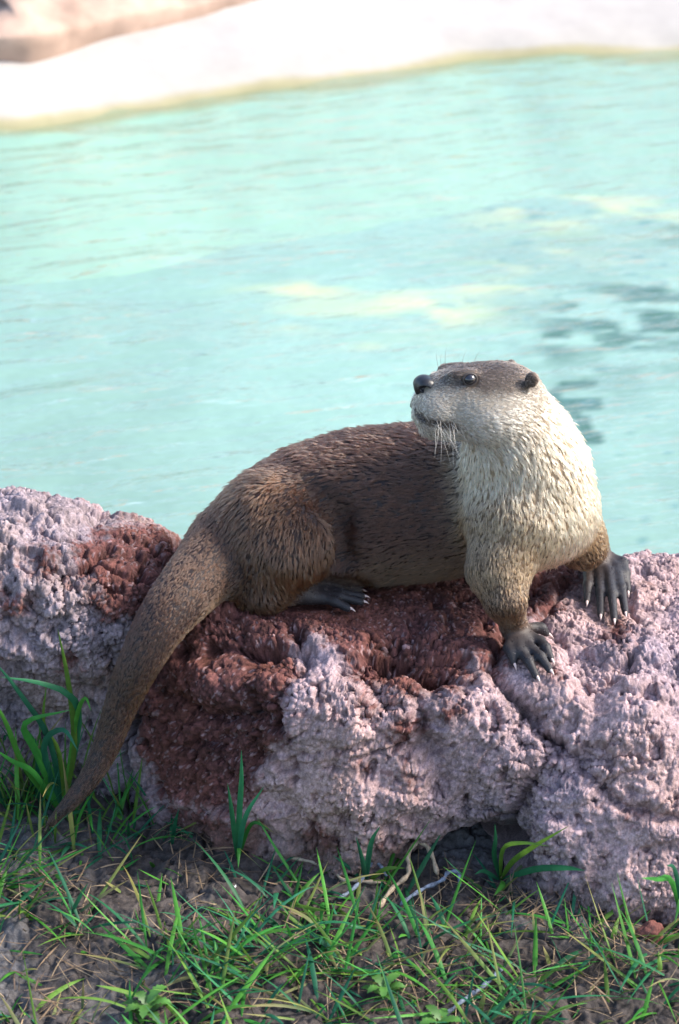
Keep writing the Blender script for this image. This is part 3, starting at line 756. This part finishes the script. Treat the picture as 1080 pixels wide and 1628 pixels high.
# --- fur: clumps of tapering wet strands
tri = np.concatenate([BF[:, [0, 1, 2]], BF[:, [0, 2, 3]]])
ta = np.linalg.norm(np.cross(BV[tri[:, 1]] - BV[tri[:, 0]], BV[tri[:, 2]] - BV[tri[:, 0]]), axis=1) / 2
tl = z0[tri, 0].mean(1); dens = np.clip(.0095 / np.maximum(tl, .0016), .8, 3.2)
dens = np.where(paw0[tri].mean(1) > .5, 1.6, dens)
NCL = 74000
pick = rng.choice(len(tri), NCL, p=ta * dens / (ta * dens).sum())
u = rng.random((NCL, 2)); u = np.where(u.sum(1)[:, None] > 1, 1 - u, u)
def bary(arr): return arr[tri[pick, 0]] * (1 - u.sum(1))[:, None] + arr[tri[pick, 1]] * u[:, :1] + arr[tri[pick, 2]] * u[:, 1:]
CX = bary(BV); CN = bary(BN); CN /= np.linalg.norm(CN, axis=1)[:, None]
cc_, cz_, cf_, cp_, cw_ = zone_eval(CX)
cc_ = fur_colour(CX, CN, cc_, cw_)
# bare nose and eyes
ok = np.ones(NCL, bool)
for s in (1, -1): ok &= np.linalg.norm(CX - hp(EYE[0], EYE[1] * s, EYE[2]), axis=1) > .0095
ok &= np.linalg.norm((CX - hp(nb[0] + .003, 0, nb[2])) / np.array([.015, .019, .012]), axis=1) > 1
CX, CN, cc_, cz_, cf_, cp_ = CX[ok], CN[ok], cc_[ok], cz_[ok], cf_[ok], cp_[ok]
M = len(CX)
cf_ = cf_ + .16 * np.stack([vnoise(CX * 45, 511), vnoise(CX * 45, 513), vnoise(CX * 45, 517)], -1) + .06 * rng.normal(size=(M, 3))
ft = cf_ - CN * (cf_ * CN).sum(1)[:, None]; ft /= np.linalg.norm(ft, axis=1)[:, None] + 1e-9
fb = np.cross(CN, ft)
ln = cz_[:, 0] * rng.uniform(.75, 1.3, M); lift = cz_[:, 2] * np.where(rng.random(M) < .12, 2.0, 1) * rng.uniform(.6, 1.5, M); cl = cz_[:, 1]
NS = 8; NPT = 5
N_ = M * NS
def rep(a): return np.repeat(a, NS, axis=0)
rad = rep(np.clip(ln * .21, .0007, .0017)) * np.sqrt(rng.random(N_)); ang = rng.random(N_) * 2 * math.pi
ox, oy = rad * np.cos(ang), rad * np.sin(ang)
root = rep(CX) + rep(ft) * ox[:, None] + rep(fb) * oy[:, None] - rep(CN) * .0006
L = rep(ln) * rng.uniform(.8, 1.12, N_); LF = rep(lift); K_ = rep(cl)
PT = np.zeros((N_, NPT, 3), np.float32)
for k in range(NPT):
    t = k / (NPT - 1)
    h_ = L * (t * LF + .10 * np.sin(t * math.pi))                   # rises, then lies down
    conv = 1 - np.minimum(K_ * 1.15, .95) * t ** 1.2
    PT[:, k] = root + rep(ft) * (L * t - ox * (1 - conv))[:, None] + rep(fb) * (oy * (conv - 1) + .10 * L * t * rng.normal(size=N_) * .4)[:, None] + rep(CN) * h_[:, None]
hc = np.clip(rep(cc_) * rng.uniform(.72, 1.3, N_)[:, None] * rep(np.exp(rng.normal(0, .26, M)))[:, None], .008, .95)
cu_ = bpy.data.hair_curves.new('fur')
cu_.add_curves([NPT] * N_)
cu_.attributes['position'].data.foreach_set('vector', (PT - OL.astype(np.float32)).ravel())
ra_ = cu_.attributes.get('radius') or cu_.attributes.new('radius', 'FLOAT', 'POINT')
rr = np.clip(L * .028, .00010, .00024)[:, None] * np.array([1.0, .95, .8, .5, .08])[None, :]
ra_.data.foreach_set('value', rr.astype(np.float32).ravel())
ca = cu_.attributes.new('paint', 'FLOAT_COLOR', 'CURVE')
c4 = np.ones((N_, 4), np.float32); c4[:, :3] = hc; ca.data.foreach_set('color', c4.ravel())
m, nt, n, l, p = new_mat('otter_fur')
at = n.new('ShaderNodeAttribute'); at.attribute_name = 'paint'; n.remove(p)
hb = n.new('ShaderNodeBsdfHairPrincipled'); hb.model = 'CHIANG'; hb.parametrization = 'COLOR'
l.new(at.outputs['Color'], hb.inputs['Color']); hb.inputs['Roughness'].default_value = .28; hb.inputs['Radial Roughness'].default_value = .45
hb.inputs['Coat'].default_value = .25; hb.inputs['IOR'].default_value = 1.5
l.new(hb.outputs[0], n['Material Output'].inputs[0])
cu_.materials.append(m)
fur = bpy.data.objects.new('fur', cu_); COL.objects.link(fur); fur.parent = otter; fur['kind'] = 'stuff'
print('fur', N_, time.time() - T0)

# --- eyes, nose, claws, whiskers
def uvsphere(c, ax, r, nu=24, nv=14):
    V = [c + ax[2] * r[2]]; F_ = []
    for i in range(1, nv):
        th = math.pi * i / nv
        for j in range(nu):
            ph = 2 * math.pi * j / nu
            V.append(c + ax[0] * r[0] * math.sin(th) * math.cos(ph) + ax[1] * r[1] * math.sin(th) * math.sin(ph) + ax[2] * r[2] * math.cos(th))
    V.append(c - ax[2] * r[2])
    for j in range(nu): F_.append((0, 1 + j, 1 + (j + 1) % nu))
    for i in range(nv - 2):
        for j in range(nu):
            a = 1 + i * nu + j; b = 1 + i * nu + (j + 1) % nu; F_.append((a, a + nu, b + nu, b))
    e = 1 + (nv - 1) * nu
    for j in range(nu): F_.append((e, e - nu + (j + 1) % nu, e - nu + j))
    return np.array(V), F_
eye_mat = flat_mat('wet_dark_eye', (.012, .011, .016), .06, .8, .2, 300)
lid_mat = flat_mat('eyelid', (.05, .038, .033), .5, .4)
for s in (1, -1):
    V, F_ = uvsphere(hp(EYE[0], EYE[1] * s - .0015 * s, EYE[2]), HA, (.0078, .0078, .0072)); eye_o = part('eye', V, F_, eye_mat, otter)
    V = []; F_ = []                                    # dark rim
    for i in range(28):
        a = 2 * math.pi * i / 28
        for j in range(8):
            b = 2 * math.pi * j / 8; rr_ = .0079 + .0013 * math.cos(b)
            V.append(hp(EYE[0] + rr_ * math.cos(a), (EYE[1] + .0015 + .0013 * math.sin(b)) * s, EYE[2] + rr_ * .88 * math.sin(a)))
            F_.append((i * 8 + j, i * 8 + (j + 1) % 8, ((i + 1) % 28) * 8 + (j + 1) % 8, ((i + 1) % 28) * 8 + j))
    mesh_obj('eyelid', np.array(V) - OL, F_, lid_mat, eye_o)
NP = []
def nell(f, l_, u, r, k=.004, sub=False): NP.append(dict(t='e', c=hp(nb[0] + f, l_, nb[2] + u), ax=HA, r=np.array(r), k=k, sub=sub))
nell(.001, 0, .001, (.0125, .0140, .0105)); nell(.003, 0, -.006, (.009, .007, .008))
for s in (1, -1):
    nell(-.001, .0105 * s, -.001, (.0105, .0070, .0088)); nell(.0035, .0140 * s, -.0030, (.0062, .0048, .0036), .002, True)
nlo = np.min([prim_box(p_)[0] for p_ in NP], axis=0) - .006; nhi = np.max([prim_box(p_)[1] for p_ in NP], axis=0) + .006
NV, NF = surface_nets(build_field(NP, nlo, nhi, .0009), nlo, .0009)
part('nose', NV, NF.astype(np.int32), flat_mat('moist_nose', (.010, .009, .011), .38, .6, .3, 900, .35), otter)
claw_mat = flat_mat('pale_claw', (.62, .47, .43), .35, .5, .12, 400)
def tube(pts, rads, ns=8):
    pts = np.asarray(pts, float); V = []; F_ = []
    ref = np.array([.31, .2, .93])
    for i, (q_, r_) in enumerate(zip(pts, rads)):
        d = pts[min(i + 1, len(pts) - 1)] - pts[max(i - 1, 0)]; d /= np.linalg.norm(d) + 1e-12
        a = np.cross(d, ref); a /= np.linalg.norm(a) + 1e-9; b = np.cross(d, a)
        for j in range(ns):
            t = 2 * math.pi * j / ns; V.append(q_ + (a * math.cos(t) + b * math.sin(t)) * r_)
    for i in range(len(pts) - 1):
        for j in range(ns): F_.append((i * ns + j, i * ns + (j + 1) % ns, (i + 1) * ns + (j + 1) % ns, (i + 1) * ns + j))
    F_.append(tuple(range(ns - 1, -1, -1))); F_.append(tuple((len(pts) - 1) * ns + j for j in range(ns)))
    return V, F_
for b_, d, ln_, rc_ in CLAWS:
    pts = [b_ + d * ln_ * 1.25 * t + np.array([0, 0, .0018 * math.sin(t * 2.6) - .0018 * t * t]) for t in np.linspace(0, 1, 6)]
    V, F_ = tube(pts, [rc_, rc_ * 1.0, rc_ * .85, rc_ * .65, rc_ * .4, rc_ * .08]); part('claw', V, F_, claw_mat, otter)
wh_mat = flat_mat('pale_whisker', (.72, .66, .58), .4, .4, .1, 50)
wh_dk = flat_mat('dark_whisker', (.10, .08, .07), .4, .4, .1, 50)
for i in range(17):
    x0, y0 = 700 + rng.uniform(-14, 26), 674 + rng.uniform(-8, 8)
    l0 = .033 + rng.uniform(-.004, .004)
    a = hpx(x0, y0, l0); a = hp(*a)
    e = hpx(x0 + rng.uniform(-8, 36), y0 + rng.uniform(18, 78), l0 + rng.uniform(.008, .035)); e = hp(*e)
    c = (a + e) / 2 + HL * .008
    pts = [a * (1 - t) ** 2 + 2 * c * t * (1 - t) + e * t * t for t in np.linspace(0, 1, 8)]
    V, F_ = tube(pts, np.linspace(.00018, .00004, 8), 5); part('whisker', V, F_, wh_mat, otter)
for x0, y0, x1, y1 in [(700, 586, 694, 556), (704, 583, 702, 562), (709, 580, 711, 548), (735, 578, 742, 556), (752, 577, 766, 553)]:
    a = hp(*hpx(x0, y0 + 6, .012)); e = hp(*hpx(x1, y1, .012)); c = (a + e) / 2 + HF * .003
    pts = [a * (1 - t) ** 2 + 2 * c * t * (1 - t) + e * t * t for t in np.linspace(0, 1, 7)]
    V, F_ = tube(pts, np.linspace(.0003, .00005, 7), 5); part('whisker', V, F_, wh_dk, otter)

# ================================================================== GRASS
def blade(base, az, ln, wd, lean, curl, twist=0., nseg=7):
    """one folded grass blade: returns vertices and faces"""
    h = np.array([math.cos(az), math.sin(az), 0]); side0 = np.array([-h[1], h[0], 0])
    V = []; F_ = []; p_ = np.array(base, float); ang = lean
    for i in range(nseg + 1):
        t = i / nseg
        d = h * math.sin(ang) + np.array([0, 0, math.cos(ang)])
        up = -h * math.cos(ang) + np.array([0, 0, math.sin(ang)])
        tw = twist * t; sd = side0 * math.cos(tw) + up * math.sin(tw); un = np.cross(sd, d)
        w_ = wd * .5 * (min(1, .45 + t * 2.2)) * (1 - max(0, (t - .45) / .55) ** 1.6) + .0001
        V += [p_ - sd * w_, p_ - un * w_ * .35, p_ + sd * w_]
        p_ = p_ + d * ln / nseg; ang += curl / nseg
    for i in range(nseg):
        for j in (0, 1):
            a = i * 3 + j; F_.append((a, a + 1, a + 4, a + 3))
    return V, F_
grass_mat = paint_mat('grass_blade', .5, .22, .12, 120)
nt = grass_mat.node_tree; p = nt.nodes['Principled BSDF']
trn = nt.nodes.new('ShaderNodeBsdfTranslucent'); mxs = nt.nodes.new('ShaderNodeMixShader'); mxs.inputs[0].default_value = .3
nt.links.new(p.inputs['Base Color'].links[0].from_socket, trn.inputs[0]); nt.links.new(p.outputs[0], mxs.inputs[1]); nt.links.new(trn.outputs[0], mxs.inputs[2])
nt.links.new(mxs.outputs[0], nt.nodes['Material Output'].inputs[0])
straw_mat = paint_mat('dry_straw', .7, .25, .15, 150)
GREENS = [(.026, .13, .022), (.018, .10, .042), (.045, .155, .022), (.014, .085, .045), (.065, .13, .020)]
def green():
    c = np.array(random.choice(GREENS)) * random.uniform(.9, 1.9); return c
class Bunch:
    def __init__(s): s.V = []; s.F = []; s.C = []
    def add(s, V, F_, col, tipcol=None):
        o = len(s.V); s.V += list(V); s.F += [tuple(o + i for i in f) for f in F_]
        nv = len(V)
        for i in range(nv):
            t = i / nv
            s.C.append(col if tipcol is None else np.array(col) * (1 - t) + np.array(tipcol) * t)
GB, SB = Bunch(), Bunch()
def rock_front(px):                         # photo row where the rocks meet the soil
    return np.interp(px, [0, 150, 300, 450, 600, 750, 850, 950, 1080], [1275, 1290, 1320, 1370, 1385, 1380, 1410, 1450, 1485])
def clump(px, py, n_, lmin, lmax, spread=.02, lean=(.5, 1.35)):
    b = wz_ground(px, py)
    for _ in range(n_):
        x = b[0] + random.gauss(0, spread); y = b[1] + random.gauss(0, spread)
        z = float(gz(x, y)) - .004
        az = random.uniform(0, 2 * math.pi)
        ln = random.uniform(lmin, lmax); le = random.uniform(*lean)
        c = green(); tip = c * 1.1 if random.random() > .2 else np.array([.30, .23, .09])
        V, F_ = blade((x, y, z), az, ln, random.choice((.0022, .0030, .0038, .0046, .0056)), le, random.uniform(-.2, 1.1), random.uniform(-.8, .8)); GB.add(V, F_, c, tip)
random.seed(21)
# dense along the left, thinner over the bare soil in the middle
for px, py, n_ in [(20, 1290, 18), (60, 1285, 14), (150, 1290, 8), (190, 1310, 12), (230, 1315, 10), (30, 1340, 12), (130, 1350, 8), (280, 1335, 8), (10, 1400, 9), (200, 1340, 8), (340, 1335, 5)]:
    clump(px, py, n_, .05, .12, .022, (.1, 1.2))
for px, py, n_ in [(-20, 1262, 9), (5, 1275, 9), (30, 1268, 8), (62, 1276, 8), (90, 1286, 6), (125, 1290, 4), (-40, 1290, 8), (180, 1300, 4)]:
    clump(px, py, n_, .09, .165, .014, (.05, .55))
def dens_at(px, py):
    v = .42 + 1.3 * float(fbm(np.array([px / 160., py / 110., 0]), 601, 2))
    bare = max(math.exp(-(((px - 330) / 110) ** 2 + ((py - 1390) / 55) ** 2)), .9 * math.exp(-(((px - 200) / 80) ** 2 + ((py - 1560) / 60) ** 2)), .7 * math.exp(-(((px - 730) / 80) ** 2 + ((py - 1560) / 50) ** 2)))
    return max(0, v) * (1 - bare)
cnt = 0
while cnt < 125:
    px, py = random.uniform(-60, 1140), random.uniform(1290, 1680)
    if py < rock_front(px) + 22 or random.random() > dens_at(px, py) * 1.15: continue
    clump(px, py, random.randint(3, 8), .045, .125, .012, (.6, 1.4)); cnt += 1
for _ in range(200):                        # stray single blades
    px, py = random.uniform(-60, 1140), random.uniform(1300, 1680)
    if py < rock_front(px) + 12: continue
    clump(px, py, 1, .02, .06, .005, (.3, 1.4))
# grass going on to both sides and towards the viewer, outside the frame
for _ in range(260):
    x, y = random.uniform(-1.6, 1.6), random.uniform(-1.4, -.35)
    px, py = project(np.array([x, y, -.385]))
    if -60 < px < 1140 and py < 1680: continue
    for k in range(7):
        xx, yy = x + random.gauss(0, .02), y + random.gauss(0, .02)
        V, F_ = blade((xx, yy, float(gz(xx, yy)) - .004), random.uniform(0, 6.28), random.uniform(.04, .09), random.uniform(.003, .0055), random.uniform(.3, 1.3), random.uniform(0, 1)); GB.add(V, F_, green())
tag(mesh_obj('grass', GB.V, GB.F, grass_mat, cols=np.array(GB.C)), 'sprawling green grass over the soil below the rocks', 'grass', kind='stuff')
# dry straw lying between
for _ in range(2600):
    px, py = random.uniform(-40, 1120), random.uniform(1280, 1660)
    if py < rock_front(px) + 4 or random.random() > .35 + .6 * float(smooth(-.1, .4, fbm(np.array([px / 90., py / 70., 3]), 611, 2))): continue
    b = wz_ground(px, py); c = np.array(random.choice([(.17, .115, .07), (.12, .082, .055), (.26, .19, .12), (.085, .06, .045)])) * random.uniform(.8, 1.2)
    az = random.uniform(0, 6.28); ln = random.uniform(.012, .055)
    V, F_ = blade((b[0], b[1], b[2] + .003), az, ln, random.uniform(.0007, .0019), random.uniform(1.2, 1.6), random.uniform(-.9, .9), random.uniform(-1.5, 1.5), 6); SB.add(V, F_, c)
for cx, cy in [(960, 1440), (990, 1450), (940, 1470), (330, 1320), (300, 1310), (370, 1340), (800, 1430), (830, 1440), (1000, 1500), (950, 1560)]:
    for _ in range(26):
        px, py = cx + random.gauss(0, 26), cy + random.gauss(0, 16); b = wz_ground(px, py)
        c = np.array((.19, .13, .082)) * random.uniform(.5, 1.5)
        V, F_ = blade((b[0], b[1], b[2] + random.uniform(.001, .008)), random.uniform(0, 6.28), random.uniform(.02, .06), random.uniform(.0008, .0018), random.uniform(1.2, 1.65), random.uniform(-.9, .9), 0, 6); SB.add(V, F_, c)
tag(mesh_obj('dry_grass', SB.V, SB.F, straw_mat, cols=np.array(SB.C)), 'dry tan straw and dead grass stems littering the soil', 'dry grass', kind='stuff')

# --- single tufts that stand out: blades given as photo polylines (root first) with their distance from the rocks
def px_blade(pts, y0, y1, wd):
    Q = np.array([W(x, y, y0 + (y1 - y0) * i / (len(pts) - 1)) for i, (x, y) in enumerate(pts)])
    k_ = np.arange(len(pts)); t = np.linspace(0, len(pts) - 1, 13); C = catmull(t, k_, Q)
    V = []; F_ = []
    for i in range(len(C)):
        d = C[min(i + 1, len(C) - 1)] - C[max(i - 1, 0)]; d /= np.linalg.norm(d)
        v = np.array([.15, -.8, .6]); sd = np.cross(d, v); sd /= np.linalg.norm(sd) + 1e-9; un = np.cross(sd, d)
        s = i / (len(C) - 1); w_ = wd * .5 * min(1, .4 + s * 3) * (1 - max(0, (s - .4) / .6) ** 1.7) + .0001
        V += [C[i] - sd * w_, C[i] + un * w_ * .35, C[i] + sd * w_]
    for i in range(len(C) - 1):
        for j in (0, 1): a = i * 3 + j; F_.append((a, a + 1, a + 4, a + 3))
    return V, F_
def tuft(label, px, py, blades):
    b = wz_ground(px, py); r = empty('grass_tuft', tuple(map(float, b)))
    tag(r, label, 'grass', 'grass tufts at the foot of the rocks')
    for pts, dy, wd in blades:
        pts = [(px, py + 6)] + list(pts)
        V, F_ = px_blade(pts, b[1], b[1] + dy, wd / 1350.)
        c = green(); part('blade', V, F_, grass_mat, r, cols=np.array([c * (1 + .15 * i / len(V)) for i in range(len(V))]))
tuft('long grass tuft with broad blades leaning across the dark hollow in the rock', 796, 1394, [
    ([(815, 1370), (850, 1345), (905, 1313)], -.10, 9), ([(850, 1382), (900, 1380), (930, 1384)], -.10, 10), ([(800, 1350), (830, 1340), (872, 1345)], -.09, 7),
    ([(786, 1360), (788, 1335), (787, 1310)], -.05, 8), ([(800, 1405), (785, 1425)], -.05, 10), ([(770, 1385), (755, 1390)], -.02, 6)])
tuft('short upright grass tuft of two blades against the lilac boulder', 582, 1400, [
    ([(577, 1370), (566, 1330)], -.05, 8), ([(586, 1365), (592, 1335), (605, 1313)], -.05, 9), ([(612, 1382), (645, 1380)], -.02, 7), ([(556, 1380), (530, 1360)], -.01, 6)])
tuft('forked grass tuft with one upright blade before the dark red rock', 378, 1362, [
    ([(381, 1290), (384, 1240), (384, 1192)], -.04, 9), ([(370, 1300), (362, 1245)], -.04, 8), ([(390, 1300), (420, 1250)], -.06, 8), ([(380, 1350), (379, 1380)], -.05, 7), ([(400, 1310), (430, 1320)], -.02, 6)])
tuft('tall grass tuft beside the tail with a thin blade rising before the grey boulder', 100, 1290, [
    ([(118, 1180), (108, 1080), (92, 1000)], -.03, 10), ([(80, 1180), (30, 1100), (-10, 1050)], -.05, 9), ([(125, 1150), (110, 1105), (60, 1085), (0, 1076)], -.04, 11),
    ([(60, 1200), (40, 1150), (115, 1128)], -.06, 12), ([(40, 1220), (10, 1150), (-12, 1110)], -.05, 9), ([(70, 1190), (100, 1160), (125, 1195)], -.06, 10), ([(120, 1150), (135, 1110), (145, 1130)], -.04, 7), ([(95, 1200), (70, 1150), (75, 1080)], -.02, 7), ([(55, 1230), (20, 1210), (-10, 1190)], -.06, 9)])
tuft('dark green grass tuft beside the small red stone', 1095, 1500, [
    ([(1070, 1405), (1045, 1398), (1020, 1396)], -.10, 9), ([(1075, 1390), (1060, 1375)], -.09, 8), ([(1085, 1430), (1072, 1470)], -.05, 8), ([(1100, 1390), (1110, 1360)], -.02, 8)])
print('grass', time.time() - T0)

# --- weeds with broad toothed leaves
leaf_mat = paint_mat('weed_leaf', .5, .4, .15, 120)
def toothed_leaf(base, az, ln, wd, rise, col):
    h = np.array([math.cos(az), math.sin(az), 0]); sd = np.array([-h[1], h[0], 0]); V = []; F_ = []
    n_ = 12
    for i in range(n_ + 1):
        t = i / n_; c = np.array(base) + h * ln * t + np.array([0, 0, rise * math.sin(t * 2.4)])
        w_ = wd * .5 * math.sin(math.pi * min(1, t * .97 + .03)) ** .7 * (.72 if i % 2 else 1.1) + .0004
        V += [c - sd * w_ + [0, 0, .2 * w_], c, c + sd * w_ + [0, 0, .2 * w_]]
    for i in range(n_):
        for j in (0, 1): a = i * 3 + j; F_.append((a, a + 1, a + 4, a + 3))
    return V, F_
def weed(label, px, py, leaves, ln, wd):
    b = wz_ground(px, py); r = empty('weed', tuple(map(float, b))); tag(r, label, 'weed', 'broad-leaved weeds among the grass')
    for i in range(leaves):
        V, F_ = toothed_leaf(b + [0, 0, .003 + .002 * i], i * 2.4 + .4, ln * random.uniform(.7, 1.1), wd, ln * random.uniform(.15, .4), None)
        c = np.array([.055, .15, .025]) * random.uniform(.7, 1.2); part('leaf', V, F_, leaf_mat, r, cols=np.array([c] * len(V)))
weed('bright green toothed weed at the bare muddy patch', 235, 1618, 9, .030, .012)
weed('dark green broad-leaved weed in the thick grass below the twig', 612, 1590, 9, .032, .011)
weed('small round-leaved weed by the pale string', 700, 1640, 7, .026, .011)

# --- twig, strings, pebble, small stones
def px_tube(name, pts, rad, mat, label, cat, group=None, off=.006):
    Q = np.array([wz_ground(x, y) + [0, 0, off + o] for x, y, o in pts])
    C = catmull(np.linspace(0, len(Q) - 1, len(Q) * 6), np.arange(len(Q)), Q)
    C += .0008 * np.stack([vnoise(C * 150, 701), vnoise(C * 150, 702), vnoise(C * 150, 703)], -1)
    V, F_ = tube(C, np.array([rad * (1 + .25 * math.sin(i * 1.3)) * (1 if 0 < i < len(C) - 1 else .5) for i in range(len(C))]), 7)
    b = C[0]; o = mesh_obj(name, np.array(V) - b, F_, mat); o.location = tuple(map(float, b)); tag(o, label, cat, group); return o
twig_mat = flat_mat('pale_root', (.36, .28, .20), .7, .3, .3, 300, .4)
px_tube('root', [(602, 1446, -.004), (625, 1420, .002), (650, 1405, .008), (648, 1388, .016), (662, 1374, .024), (682, 1378, .018), (696, 1400, .002)], .0028, twig_mat, 'pale crooked dead root arching before the dark hollow', 'root')
px_tube('twig', [(455, 1368, .0), (520, 1388, .004), (545, 1408, .003), (575, 1412, .004), (605, 1412, .002)], .0023, twig_mat, 'thin bent tan twig lying along the foot of the boulder', 'twig')
str_mat = flat_mat('blue_white_string', (.15, .18, .24), .7, .2, .6, 200, .3)
px_tube('string', [(538, 1436, .0), (570, 1418, .004), (585, 1394, .008), (600, 1388, .008), (616, 1400, .0)], .0022, str_mat, 'pale blue string loop beside the crooked root', 'string', 'bits of pale string on the soil')
px_tube('string', [(636, 1446, .0), (668, 1427, .004), (700, 1414, .005), (712, 1404, .008), (728, 1402, .006), (732, 1416, 0)], .0024, str_mat, 'blue white string running out from under the dark hollow', 'string', 'bits of pale string on the soil')
px_tube('string', [(706, 1622, .0), (740, 1598, .003), (770, 1578, .004), (802, 1545, 0)], .0024, str_mat, 'frayed pale string half buried in bare soil among the grass', 'string', 'bits of pale string on the soil')
def stone(label, px, py, r, col, seed):
    b = wz_ground(px, py); V, F_ = uvsphere(np.zeros(3), np.eye(3), (r, r * .85, r * .75), 28, 18)
    V = V * (1 + .45 * fbm(V / r * 1.3, seed, 3) + .16 * fbm(V / r * 4, seed + 3, 3))[:, None]
    o = mesh_obj('stone', V, F_, flat_mat('stone_' + str(seed), col, .9, .2, .3, 400, .6)); o.location = (b[0], b[1], b[2] + r * .4); tag(o, label, 'stone')
stone('small dark red stone at the foot of the lilac boulder', 1035, 1492, .016, (.15, .06, .05), 801)
stone('tiny white pebble stuck on the dark soil between cracks', 372, 1412, .004, (.55, .55, .55), 805)
print('done', time.time() - T0)
